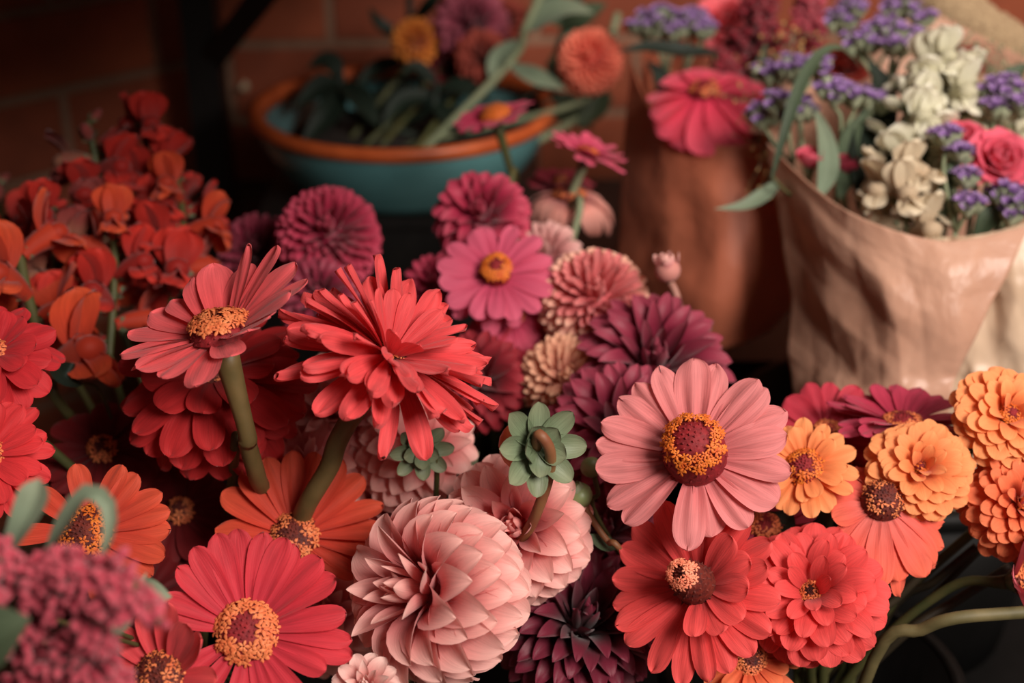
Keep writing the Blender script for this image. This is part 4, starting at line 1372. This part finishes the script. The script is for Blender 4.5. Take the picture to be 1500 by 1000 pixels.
def leafy_stem(label, pts, foot, stem_mat, leaf_mat, leaves, r=.004, group='foliage stems in the teal pot', name='foliage_stem', cat='foliage'):
    sp = [P(*q) for q in pts]
    base = np.asarray(foot, float)
    t = root(name, base, label, cat, group)
    mb = MB()
    mb.add(*tube(spline(sp + [base], 26), r, 8))
    mb.build('stem', stem_mat, t, base)
    for lp, W in leaves:
        leaf_mesh([P(*q) for q in lp], W, leaf_mat, 'leaf', t, base, .35)
    return t


leafy_stem('pale green stalk leaning up and right behind the fuchsia zinnia', [(795, -15, 1.30), (770, 40, 1.31), (748, 90, 1.33)], pot_foot(), STEMPALE, LEAFPALE,
           [([(770, 45, 1.31), (800, 25, 1.30), (835, 15, 1.29), (870, 20, 1.28)], .03), ([(748, 95, 1.33), (790, 118, 1.31), (830, 132, 1.30)], .022), ([(760, 60, 1.32), (730, 90, 1.33), (722, 130, 1.34)], .02)])
leafy_stem('dark leafy stem behind the coral pompon', [(850, -10, 1.40), (822, 60, 1.40), (790, 130, 1.40)], pot_foot(), LEAFDARK, LEAF,
           [([(822, 60, 1.40), (850, 30, 1.38), (890, 5, 1.37)], .035), ([(830, 40, 1.40), (800, 10, 1.40), (780, -20, 1.4)], .035), ([(800, 110, 1.40), (850, 120, 1.39), (900, 150, 1.38)], .03),
            ([(800, 100, 1.40), (830, 80, 1.39), (872, 62, 1.37), (905, 45, 1.36)], .022), ([(790, 130, 1.4), (820, 165, 1.39), (870, 190, 1.38)], .032)])
leafy_stem('dark leafy stem behind the amber pompon', [(600, -15, 1.45), (600, 60, 1.45), (596, 130, 1.43)], pot_foot(), LEAFDARK, LEAFDARK,
           [([(600, 40, 1.45), (630, 10, 1.43), (650, -20, 1.42)], 0.0193), ([(600, 90, 1.44), (555, 100, 1.43), (520, 130, 1.42)], 0.0193), ([(600, 60, 1.45), (560, 40, 1.44), (540, 10, 1.44)], 0.0165), ([(598, 120, 1.43), (560, 150, 1.42), (535, 190, 1.41)], 0.0220)])
leafy_stem('dark leafy stem low over the near rim of the pot', [(640, 120, 1.36), (630, 160, 1.36)], pot_foot(.4), LEAFDARK, LEAFDARK,
           [([(640, 130, 1.36), (680, 130, 1.35), (720, 150, 1.34)], 0.0220), ([(635, 140, 1.36), (590, 150, 1.35), (560, 185, 1.34)], 0.0220), ([(635, 150, 1.36), (660, 175, 1.34), (690, 200, 1.33)], 0.0193), ([(640, 125, 1.36), (610, 100, 1.36), (590, 110, 1.35)], 0.0165)])
leafy_stem('dark bushy stem over the left end of the pot', [(500, 110, 1.38), (500, 160, 1.38)], pot_foot(.5), LEAFDARK, LEAFDARK,
           [([(500, 120, 1.38), (470, 130, 1.37), (430, 160, 1.36)], 0.0275), ([(500, 130, 1.38), (480, 170, 1.36), (440, 215, 1.35)], 0.0275), ([(500, 120, 1.38), (530, 150, 1.36), (560, 190, 1.35)], 0.0248), ([(500, 115, 1.38), (480, 90, 1.38), (450, 100, 1.38)], 0.0220)])
leafy_stem('sage foliage stem right of the pot, beside the brick', [(905, 20, 1.38), (880, 110, 1.37), (850, 170, 1.36)], pot_foot(.9), STEMPALE, LEAF,
           [([(880, 120, 1.37), (868, 160, 1.36), (850, 190, 1.35)], .03), ([(890, 80, 1.37), (850, 60, 1.37), (820, 55, 1.37)], .024), ([(860, 160, 1.36), (820, 160, 1.36), (780, 190, 1.35)], .03)])

# ------------------------------------------------------------------ paper wraps
def patch(rows, name, mat, parent, base, nu=60, nv=60, crumple=0.004, seed=0, thick=0.0006):
    G = np.array([[P(*q) for q in r] for r in rows])      # rows x cols x 3
    cols = []
    for r in G:
        s = spline(r, nu)
        cols.append(s)
    cols = np.array(cols)
    res = []
    for j in range(cols.shape[1]):
        res.append(spline(cols[:, j], nv))
    A = np.array(res)                                      # nu x nv x 3
    n0, n1 = A.shape[:2]
    g = np.random.default_rng(seed)
    du = np.gradient(A, axis=0)
    dv_ = np.gradient(A, axis=1)
    nr = np.cross(du, dv_)
    nr /= np.linalg.norm(nr, axis=2)[:, :, None] + 1e-9
    uu, vv = np.meshgrid(np.linspace(0, 1, n0), np.linspace(0, 1, n1), indexing='ij')
    h = np.zeros((n0, n1))
    for k in range(26):                                   # sharp creases: sums of folded ramps
        ang = g.uniform(0, 6.28)
        q = (uu - g.uniform(0, 1)) * math.cos(ang) + (vv - g.uniform(0, 1)) * math.sin(ang)
        h += g.uniform(.3, 1) * np.abs(((q * g.uniform(1.2, 4)) % 1.0) - .5) * np.exp(-((uu - g.uniform(0, 1)) ** 2 + (vv - g.uniform(0, 1)) ** 2) / .16)
    h -= h.mean()
    h /= h.std() + 1e-9
    A = A + nr * (h * crumple)[:, :, None]
    mb = MB()
    V = A.reshape(-1, 3)
    mb.add(V, [(i * n1 + j, (i + 1) * n1 + j, (i + 1) * n1 + j + 1, i * n1 + j + 1) for i in range(n0 - 1) for j in range(n1 - 1)],
           np.stack([uu.ravel(), vv.ravel()], 1))
    o = mb.build(name, mat, parent, base)
    md = o.modifiers.new('thickness', 'SOLIDIFY')
    md.thickness = thick
    md.offset = 0
    return o


KRAFT = paper_mat('brown_kraft_paper', (206, 118, 88), (220, 132, 100), .25, .5, .4)
PALE = paper_mat('pale_pink_paper', (212, 164, 138), (228, 184, 158), .35, .32, .7)
PALE2 = paper_mat('cream_paper', (220, 190, 160), (236, 210, 182), .3, .34, .5)
BURLAP = plain_mat('burlap', (150, 124, 94), (188, 162, 126), 260, .9, .9, dist=.003)

wb1 = P(1040, 505, 1.19)
wb1[2] = SHELF_Z + .002
w1 = root('paper_wrap', wb1, 'brown kraft paper wrap around the dark red bouquet', 'paper wrap', 'paper bouquet wraps')
patch([[(931, 92, 1.24), (952, 155, 1.20), (990, 200, 1.16), (1040, 214, 1.14), (1100, 212, 1.135), (1175, 214, 1.15)],
       [(916, 230, 1.24), (950, 250, 1.19), (990, 280, 1.15), (1045, 290, 1.125), (1105, 290, 1.125), (1180, 290, 1.15)],
       [(911, 330, 1.23), (950, 345, 1.18), (995, 360, 1.145), (1050, 365, 1.12), (1110, 365, 1.125), (1180, 365, 1.15)],
       [(914, 420, 1.23), (950, 430, 1.19), (1000, 440, 1.15), (1050, 445, 1.13), (1105, 440, 1.135), (1165, 430, 1.15)],
       [(960, 480, 1.22), (980, 490, 1.20), (1010, 505, 1.17), (1050, 510, 1.16), (1085, 500, 1.16), (1120, 480, 1.17)]],
      'front_sheet', KRAFT, w1, wb1, crumple=.0022, seed=5)
patch([[(931, 92, 1.245), (960, 60, 1.30), (1040, 40, 1.34), (1120, 40, 1.33), (1190, 70, 1.26)],
       [(914, 300, 1.24), (960, 300, 1.29), (1040, 300, 1.32), (1120, 300, 1.30), (1185, 300, 1.2)],
       [(955, 480, 1.22), (980, 475, 1.24), (1040, 470, 1.25), (1100, 470, 1.24), (1130, 470, 1.18)]],
      'back_sheet', KRAFT, w1, wb1, crumple=.003, seed=4)

wb2 = P(1330, 590, 1.02)
wb2[2] = TABLE_Z + .015
w2 = root('paper_wrap', wb2, 'pale pink paper wrap around the white and purple bouquet', 'paper wrap', 'paper bouquet wraps')
patch([[(1139, 207, 1.05), (1170, 248, 1.02), (1235, 305, .985), (1310, 345, .965), (1390, 362, .96), (1500, 340, .965)],
       [(1148, 320, 1.05), (1185, 345, 1.015), (1245, 380, .975), (1310, 400, .955), (1380, 410, .95), (1470, 400, .955)],
       [(1158, 420, 1.05), (1190, 440, 1.015), (1245, 460, .98), (1305, 470, .955), (1365, 470, .95), (1432, 470, .955)],
       [(1166, 520, 1.05), (1195, 530, 1.015), (1240, 540, .985), (1295, 545, .965), (1345, 545, .96), (1396, 540, .965)],
       [(1170, 620, 1.05), (1200, 625, 1.02), (1240, 630, .995), (1285, 630, .98), (1330, 630, .975), (1375, 625, .98)],
       [(1240, 860, 1.12), (1260, 862, 1.11), (1280, 864, 1.10), (1300, 864, 1.09), (1330, 862, 1.09), (1350, 860, 1.095)]],
      'front_sheet', PALE, w2, wb2, crumple=.0048, seed=8, nu=80, nv=90)
patch([[(1380, 348, .985), (1430, 345, .975), (1490, 330, .97), (1560, 300, .98), (1640, 260, 1.0)],
       [(1385, 430, .985), (1430, 430, .975), (1490, 430, .965), (1560, 430, .975), (1640, 430, 1.0)],
       [(1385, 520, .995), (1430, 525, .985), (1485, 530, .98), (1540, 530, .985), (1600, 520, 1.0)],
       [(1380, 620, 1.01), (1420, 625, 1.0), (1460, 630, 1.0), (1500, 630, 1.005), (1540, 620, 1.02)],
       [(1330, 860, 1.12), (1350, 862, 1.115), (1370, 862, 1.11), (1395, 862, 1.11), (1420, 860, 1.12)]],
      'side_sheet', PALE2, w2, wb2, crumple=.0045, seed=12)
patch([[(1098, 200, 1.10), (1150, 120, 1.14), (1250, 60, 1.18), (1350, 20, 1.19), (1450, 60, 1.17), (1600, 140, 1.12)],
       [(1140, 228, 1.07), (1170, 240, 1.12), (1250, 250, 1.15), (1350, 250, 1.16), (1450, 250, 1.15), (1600, 270, 1.08)],
       [(1162, 420, 1.06), (1200, 430, 1.09), (1260, 430, 1.11), (1350, 430, 1.11), (1450, 430, 1.10), (1580, 430, 1.04)],
       [(1172, 620, 1.055), (1210, 625, 1.07), (1260, 630, 1.08), (1340, 630, 1.085), (1440, 630, 1.07), (1540, 620, 1.02)]],
      'back_sheet', PALE, w2, wb2, crumple=.003, seed=9)
# rolled burlap edge of a second wrap behind
rb = P(1540, 120, 1.16)
rb[2] = TABLE_Z
mb = MB()
sp = spline([P(1338, -30, 1.24), P(1390, 15, 1.22), P(1450, 62, 1.20), P(1530, 112, 1.17), P(1620, 180, 1.14)], 40)
v, f, uv = tube(sp, 0.0255, 20)
v += rng.normal(size=v.shape) * .0008
mb.add(v, f, uv)
rl = mb.build('burlap_roll', BURLAP, base=P(1450, 62, 1.20))
tag(rl, 'rolled beige burlap edge slanting across the top right corner', 'burlap roll')

# ------------------------------------------------------------------ bouquet flowers
F1 = wb1 + np.array([0, 0.0, .02])
F2 = wb2 + np.array([0, 0.0, .02])


def jit(p, s=.02):
    return p + np.array([U(-s, s), U(-s, s), 0])


def statice(label, tips, foot, group, fork, r=.0016):
    """tips: list of (px,py,d,radius_m,count)"""
    base = np.asarray(foot, float)
    t = root('statice_sprig', base, label, 'statice', group)
    fk = P(*fork)
    st_, cal, fl_ = MB(), MB(), MB()
    st_.add(*tube(spline([fk, 0.5 * (fk + base), base], 12), r * 1.2, 6))
    for (px, py, d, rad, cnt) in tips:
        c = P(px, py, d)
        st_.add(*tube(spline([c - np.array([0, 0, rad * .9]), 0.5 * (c + fk) + rng.normal(size=3) * .004, fk], 10), r, 6))
        for i in range(cnt):
            q = math.sqrt((i + .5) / cnt)
            a = i * 2.4
            off = np.array([math.cos(a) * q * rad, math.sin(a) * q * rad, (1 - q * q) * rad * .45]) + rng.normal(size=3) * rad * .12
            p = c + off
            dv = p - (c - np.array([0, 0, rad * 1.6]))
            dv /= np.linalg.norm(dv)
            FF = frame(dv)
            st_.add(*tube(np.array([c - np.array([0, 0, rad * .9]), p - dv * .005]), r * .4, 4))
            # pale green calyx
            vv, ff = lathe([(.0009, -.011), (.0028, -.008), (.0042, -.003), (.0040, .0)], 7)
            cal.add(vv @ FF.T + p, ff)
            for k in range(5):
                v, f, uv = petal(.0046, .0040, 4, 4, .6, .55, 'blunt', bend=.5, cup=.3)
                fl_.add(place(v, k * 1.2566 + a, 1.05, .0016, .0002, FF, p), f, uv)
    st_.build('stem', STEMPALE, t, base)
    cal.build('calyx', plain_mat('statice_calyx', (138, 148, 120), (166, 170, 142), 80, .7, .1), t, base)
    fl_.build('blossoms', PURPLE, t, base)
    return t


GS = 'statice sprigs in the bouquets'
statice('purple statice sprig farthest left in the white bouquet', [(1122, 168, 1.06, .012, 10), (1150, 152, 1.05, .014, 14), (1175, 160, 1.05, .012, 10)], jit(F2), GS, (1160, 240, 1.06))
statice('purple statice sprig under the arching leaf in the white bouquet', [(1128, 108, 1.10, .011, 10), (1160, 100, 1.09, .013, 14), (1196, 96, 1.09, .012, 12)], jit(F2), GS, (1170, 180, 1.08))
statice('purple statice sprig at the centre left of the white bouquet', [(1222, 132, 1.04, .013, 16), (1254, 142, 1.04, .012, 12), (1284, 150, 1.05, .008, 6)], jit(F2), GS, (1230, 220, 1.05))
statice('tall purple statice sprig left of the white blooms', [(1262, 62, 1.10, .014, 14), (1300, 42, 1.10, .014, 16), (1338, 54, 1.10, .012, 12), (1310, 66, 1.08, .01, 8)], jit(F2), GS, (1300, 140, 1.09))
statice('tall purple statice sprig at the top edge behind the white blooms', [(1232, 30, 1.14, .013, 14), (1252, 12, 1.14, .012, 12), (1318, 12, 1.14, .014, 14), (1352, 26, 1.13, .01, 8)], jit(F2), GS, (1285, 100, 1.13))
statice('deep purple statice sprig at the right edge above the pink rose', [(1472, 132, 1.02, .015, 22), (1490, 155, 1.01, .014, 18), (1460, 158, 1.01, .010, 10)], jit(F2), GS, (1455, 230, 1.02))
statice('purple statice sprig in front of the white blooms, left of the pink rose', [(1388, 198, .985, .009, 10), (1410, 222, .98, .008, 10), (1418, 258, .975, .008, 10), (1420, 298, .97, .009, 10)], jit(F2), GS, (1400, 340, .98))
statice('purple statice sprig at the right edge below the pink rose', [(1468, 280, .975, .010, 12), (1494, 292, .97, .011, 14), (1482, 312, .97, .008, 8)], jit(F2), GS, (1455, 350, .985))
statice('violet statice sprig at the left of the brown paper bouquet', [(945, 38, 1.25, .016, 20), (968, 26, 1.25, .017, 22), (990, 44, 1.24, .012, 12)], jit(F1), GS, (975, 120, 1.23))
statice('violet statice sprig beside the pink carnation', [(1012, 28, 1.25, .016, 20), (1030, 44, 1.24, .012, 12)], jit(F1), GS, (1000, 120, 1.23))

GW = 'white snapdragon spikes in the pale bouquet'
snapdragon('white snapdragon spike tallest in the pale bouquet', [(1372, 88, 1.05), (1376, 125, 1.05), (1384, 165, 1.04), (1380, 230, 1.04)], jit(F2), [WHITEP], 16, 1, 1.0, GW, STEMPALE)
snapdragon('white snapdragon spike leaning left in the pale bouquet', [(1318, 118, 1.05), (1332, 165, 1.03), (1340, 205, 1.02), (1350, 260, 1.02)], jit(F2), [WHITEP], 9, 5, .95, GW, STEMPALE)
snapdragon('cream snapdragon spike lowest at the paper edge', [(1318, 248, 1.0), (1322, 278, .995), (1326, 308, .99), (1330, 360, 1.0)], jit(F2), [petal_mat('petal_cream', (200, 176, 146), (232, 216, 188), (218, 200, 170), .1)], 10, 1, .95, GW, STEMPALE)
snapdragon('white snapdragon spike cut by the right edge behind the pink rose', [(1505, 180, 1.03), (1502, 200, 1.03), (1500, 240, 1.03)], jit(F2), [WHITEP], 7, 2, .95, GW, STEMPALE)


def rose(px, py, d, axis, R, mat, label, foot, group, n=26, name='rose', cat='rose', open_=1.0):
    ax = DIR(axis)
    F = frame(ax)
    O = P(px, py, d)
    base = np.asarray(foot, float)
    t = root(name, base, label, cat, group)
    mb = MB()
    for i in range(n):
        k = i / (n - 1)
        v, f, uv = petal(R * (0.75 + .5 * k), R * (0.7 + .75 * k), 8, 9, 0.55, 0.6, 'blunt', bend=math.radians(-60 + 105 * k * open_), bpow=1.4, cup=1.0 - .35 * k, cup1=.6 - .5 * k, ruf=.035)
        mb.add(place(v, i * 2.39996, math.radians(82 - 56 * k * open_), R * (.04 + .22 * k), -R * .45, F, O), f, uv)
    mb.build('petals', mat, t, base)
    calyx_cup(O - ax * R * .45, F, R * .3, R * .35).build('calyx', CALYX, t, base)
    s = O - ax * R * .7
    mb = MB()
    mb.add(*tube(spline([s, s - ax * .03, .5 * (s + base), base], 18), .0022, 7))
    mb.build('stem', STEMPALE, t, base)
    return t


GR = 'pink blooms in the pale bouquet'
rose(1466, 232, .98, (0.1, .35, .9), .0185, PINKROSE, 'pink rose largest in the pale bouquet, at the right edge', jit(F2), GR)
rose(1410, 200, 1.0, (-0.1, .6, .7), .0135, PINKROSE, 'smaller pink rose half hidden left of the largest one', jit(F2), GR, 20)
rose(1188, 234, 1.03, (-.1, .8, .5), .0115, PINKROSE, 'pink rosebud low at the left lip of the pale paper', jit(F2), GR, 16, open_=.5)
rose(1240, 244, 1.03, (.05, .8, .5), .0105, petal_mat('petal_deep_rose', (150, 34, 58), (180, 52, 78), (164, 42, 68)), 'deep rose bud behind the long leaf in the pale bouquet', jit(F2), GR, 16, open_=.4)
rose(1236, 92, 1.14, (-.1, .6, .8), .016, petal_mat('petal_tomato', (176, 60, 50), (206, 84, 70), (190, 70, 60)), 'tomato red bloom behind the tall statice', jit(F2), 'red blooms behind the statice', 20)
rose(1418, 84, 1.15, (0, .6, .8), .013, petal_mat('petal_brick_red', (150, 40, 42), (180, 60, 58), (164, 50, 50)), 'brick red bloom right of the white blooms below the burlap', jit(F2), 'red blooms behind the statice', 20)
rose(1062, 28, 1.26, (0, .4, .9), .021, petal_mat('petal_carnation', (220, 76, 92), (240, 120, 128), (232, 96, 108)), 'pink carnation at the top of the brown paper bouquet', jit(F1), None, 30, 'carnation', 'carnation')
zinnia(1032, 138, 1.16, (-0.05, 0.80, 0.58), 0.058, [dict(az=[(268, 1.05, 1.2, -8), (238, .95, 1.1, -10), (296, 1.0, 1.2, -4), (322, 1.0, 1.1, 0), (212, .9, 1.1, -4), (190, .8, 1.1, 6), (350, 1, 1.1, 8), (20, .9, 1.1, 20), (60, .7, 1.1, 26), (90, .7, 1.1, 28), (130, .7, 1.1, 26), (165, .8, 1.1, 12)], L=.86, W=.5, tilt=-18, bend=18, r0=.14)],
       HOTPINK, 'hot pink zinnia spilling over the lip of the brown paper', foot=[jit(F1)], nflor=20, disc=(.2, .16), florets=(.6, .5), group='zinnias in the brown paper bouquet', split=True)
zinnia(1060, 168, 1.19, (0.1, 0.6, 0.78), 0.036, [single(16, .9, .34, 6, 14, r0=.14), single(12, .7, .34, 24, 14, r0=.14)], petal_mat('petal_raspberry', (166, 36, 62), (200, 60, 84), (184, 48, 74)), 'raspberry zinnia behind the hot pink one', foot=[jit(F1)], nflor=20, disc=(.2, .16), florets=(.6, .5),
       group='zinnias in the brown paper bouquet')
GC = 'crimson plumes in the brown paper bouquet'
plume('celosia', 'crimson celosia plume at the top edge beside the carnation', 'celosia', GC, [([(1092, 130, 1.22), (1098, 80, 1.22), (1108, 30, 1.22), (1115, -20, 1.22)], .023)], jit(F1), CELOSIA, GREEN, 2, .0042, n_per=420)
plume('celosia', 'crimson celosia plume lower left above the hot pink zinnia', 'celosia', GC, [([(1090, 175, 1.19), (1078, 140, 1.20), (1062, 100, 1.21), (1052, 75, 1.21)], .014)], jit(F1), CELOSIA, GREEN, 2, .0042, n_per=300)
plume('celosia', 'red celosia plume right of the tallest one', 'celosia', GC, [([(1140, 190, 1.17), (1150, 130, 1.18), (1160, 80, 1.19), (1170, 40, 1.2)], .022)], jit(F1), petal_mat('celosia_red', (112, 12, 24), (172, 44, 50), (138, 24, 34), .3, .8, .15, .3), GREEN, 2, .0042, n_per=420)
plume('celosia', 'rose celosia plume at the top edge, farthest right of the plumes', 'celosia', GC, [([(1180, 70, 1.24), (1185, 30, 1.24), (1190, -20, 1.24)], .017)], jit(F1), petal_mat('celosia_rose', (140, 30, 50), (196, 80, 94), (164, 50, 68), .3, .8, .15, .3), GREEN, 2, .0042, n_per=300)


def spray(label, pts, foot, rad, n, mat, group, size=.0013):
    base = np.asarray(foot, float)
    t = root('filler_sprig', base, label, 'filler flower', group)
    fk = P(*pts[-1])
    st_, bd = MB(), MB()
    st_.add(*tube(spline([fk, .5 * (fk + base), base], 10), .0012, 5))
    bv, bf = ball(4, 5)
    for q in pts[:-1]:
        c = P(*q)
        st_.add(*tube(np.array([c, .5 * (c + fk) + rng.normal(size=3) * .004, fk]), .0006, 4))
        for i in range(n):
            p = c + rng.normal(size=3) * rad * .6
            st_.add(*tube(np.array([c, p]), .0003, 3))
            bd.add(bv * size * U(.7, 1.4) + p, bf)
    st_.build('stem', STEMPALE, t, base)
    bd.build('beads', mat, t, base, kind='stuff')
    return t


BEAD = plain_mat('bead_gold', (170, 124, 70), (202, 160, 104), 60, .6, .1)
spray('gold beaded filler sprig over the lip of the brown paper', [(1118, 230, 1.10), (1130, 262, 1.09), (1110, 205, 1.1), (1100, 150, 1.12), (1145, 190, 1.1)], jit(F1), .018, 14, BEAD, 'beaded filler sprigs', .0014)
spray('gold beaded filler sprig across the red celosia', [(1160, 50, 1.15), (1140, 80, 1.15), (1175, 90, 1.15), (1120, 160, 1.14)], jit(F1), .020, 12, BEAD, 'beaded filler sprigs', .0014)
spray('pale beaded filler sprig below the burlap roll', [(1420, 110, 1.10), (1450, 100, 1.11), (1400, 70, 1.13), (1480, 110, 1.10), (1430, 60, 1.14)], jit(F2), .022, 30, plain_mat('bead_sage', (150, 146, 112), (178, 170, 134), 60, .6, .1), 'beaded filler sprigs', .0013)

# long leaves of the bouquets
GL = 'leaves in the paper bouquets'
leaf([(1130, 262, 1.02), (1150, 190, 1.015), (1172, 125, 1.02), (1200, 80, 1.03), (1232, 70, 1.04), (1262, 100, 1.06)], .0095, LEAF, 'long green blade arching over the left statice of the pale bouquet', jit(F2), group=GL, mid=P(1330, 420, 1.06), fold=.3)
leaf([(1262, 310, 1.02), (1270, 250, 1.03), (1280, 190, 1.05), (1292, 130, 1.06), (1270, 85, 1.07)], .032, LEAFDARK, 'broad dark leaf at the middle of the pale bouquet', jit(F2), group=GL, mid=P(1330, 420, 1.06))
leaf([(1230, 290, 1.02), (1240, 250, 1.03), (1246, 200, 1.04), (1280, 150, 1.05)], .018, LEAF, 'green leaf rising left of the broad dark leaf', jit(F2), group=GL, mid=P(1330, 420, 1.06))
leaf([(1145, 262, 1.045), (1120, 285, 1.035), (1088, 302, 1.03), (1046, 306, 1.03)], .0115, LEAFPALE, 'sage leaf drooping out over the brown paper', jit(F2), group=GL, mid=P(1330, 420, 1.06))
leaf([(1050, 78, 1.2), (1000, 76, 1.19), (950, 70, 1.19), (903, 76, 1.19)], .016, LEAFDARK, 'dark blade leaf lying across the violet statice', jit(F1), group=GL, mid=P(1045, 360, 1.22))
leaf([(1360, 340, .99), (1380, 300, .985), (1392, 260, .985), (1398, 215, .99)], .014, LEAF, 'green leaf before the white blooms at the paper edge', jit(F2), group=GL, mid=P(1330, 420, 1.06))
leaf([(1430, 350, .985), (1450, 320, .98), (1470, 310, .978), (1500, 318, .975)], .016, LEAF, 'green leaf at the right lip of the pale paper', jit(F2), group=GL, mid=P(1330, 420, 1.06))
leaf([(1200, 290, 1.01), (1212, 250, 1.02), (1208, 200, 1.03), (1190, 150, 1.05)], .016, LEAFPALE, 'sage leaf behind the left rosebud', jit(F2), group=GL, mid=P(1330, 420, 1.06))
leaf([(1440, 200, 1.05), (1450, 160, 1.07), (1480, 115, 1.09), (1510, 90, 1.09)], .022, LEAF, 'green leaf under the burlap at the right', jit(F2), group=GL, mid=P(1330, 420, 1.06))
leaf([(1340, 340, 1.0), (1350, 290, 1.01), (1358, 240, 1.02), (1340, 200, 1.04)], .022, LEAF, 'green leaf between the white spikes', jit(F2), group=GL, mid=P(1330, 420, 1.06))
leaf([(985, 200, 1.2), (980, 150, 1.21), (965, 110, 1.22), (945, 90, 1.22)], .02, LEAFDARK, 'dark leaf inside the lip of the brown paper', jit(F1), group=GL, mid=P(1045, 360, 1.22))
leaf([(1110, 200, 1.17), (1112, 120, 1.18), (1122, 60, 1.19)], .014, LEAF, 'green leaf between the celosia plumes', jit(F1), group=GL, mid=P(1045, 360, 1.22))

# ------------------------------------------------------------------ bare stems under the right bunch
def bare_stem(label, pts, r, mat, foot=None):
    w = [P(*q) for q in pts]
    if foot is not None:
        w.append(np.asarray(foot))
    base = w[-1]
    mb = MB()
    mb.add(*tube(spline(w, 26), r, 9))
    o = mb.build('cut_stem', mat, base=base)
    return tag(o, label, 'stem', 'cut stems under the right bunch')


bare_stem('pale green stem crossing in from the right edge near the bottom', [(1540, 894, .77), (1480, 898, .77), (1400, 905, .77), (1350, 922, .78), (1280, 965, .80)], .0036, plain_mat('stem_olive', (80, 74, 44), (110, 98, 64), 50, .6, .15), foot_in(BR))
for lab, pts, r in (('dark stem slanting below the drooping coral zinnia', [(1430, 800, .84), (1370, 850, .85), (1290, 920, .87)], .0025),
                    ('dark stem nearest the double coral red zinnia', [(1370, 820, .84), (1320, 870, .85), (1250, 940, .87)], .0026),
                    ('dark stem just above the pale one at the lower right', [(1480, 830, .84), (1400, 880, .85), (1300, 950, .86)], .003),
                    ('dark stem between the drooping coral zinnia and the deep orange one', [(1450, 790, .86), (1350, 890, .87), (1270, 975, .88)], .0022)):
    bare_stem(lab, pts, r, plain_mat('stem_dark', (40, 34, 22), (60, 50, 34), 50, .6, .15), foot_in(BR))
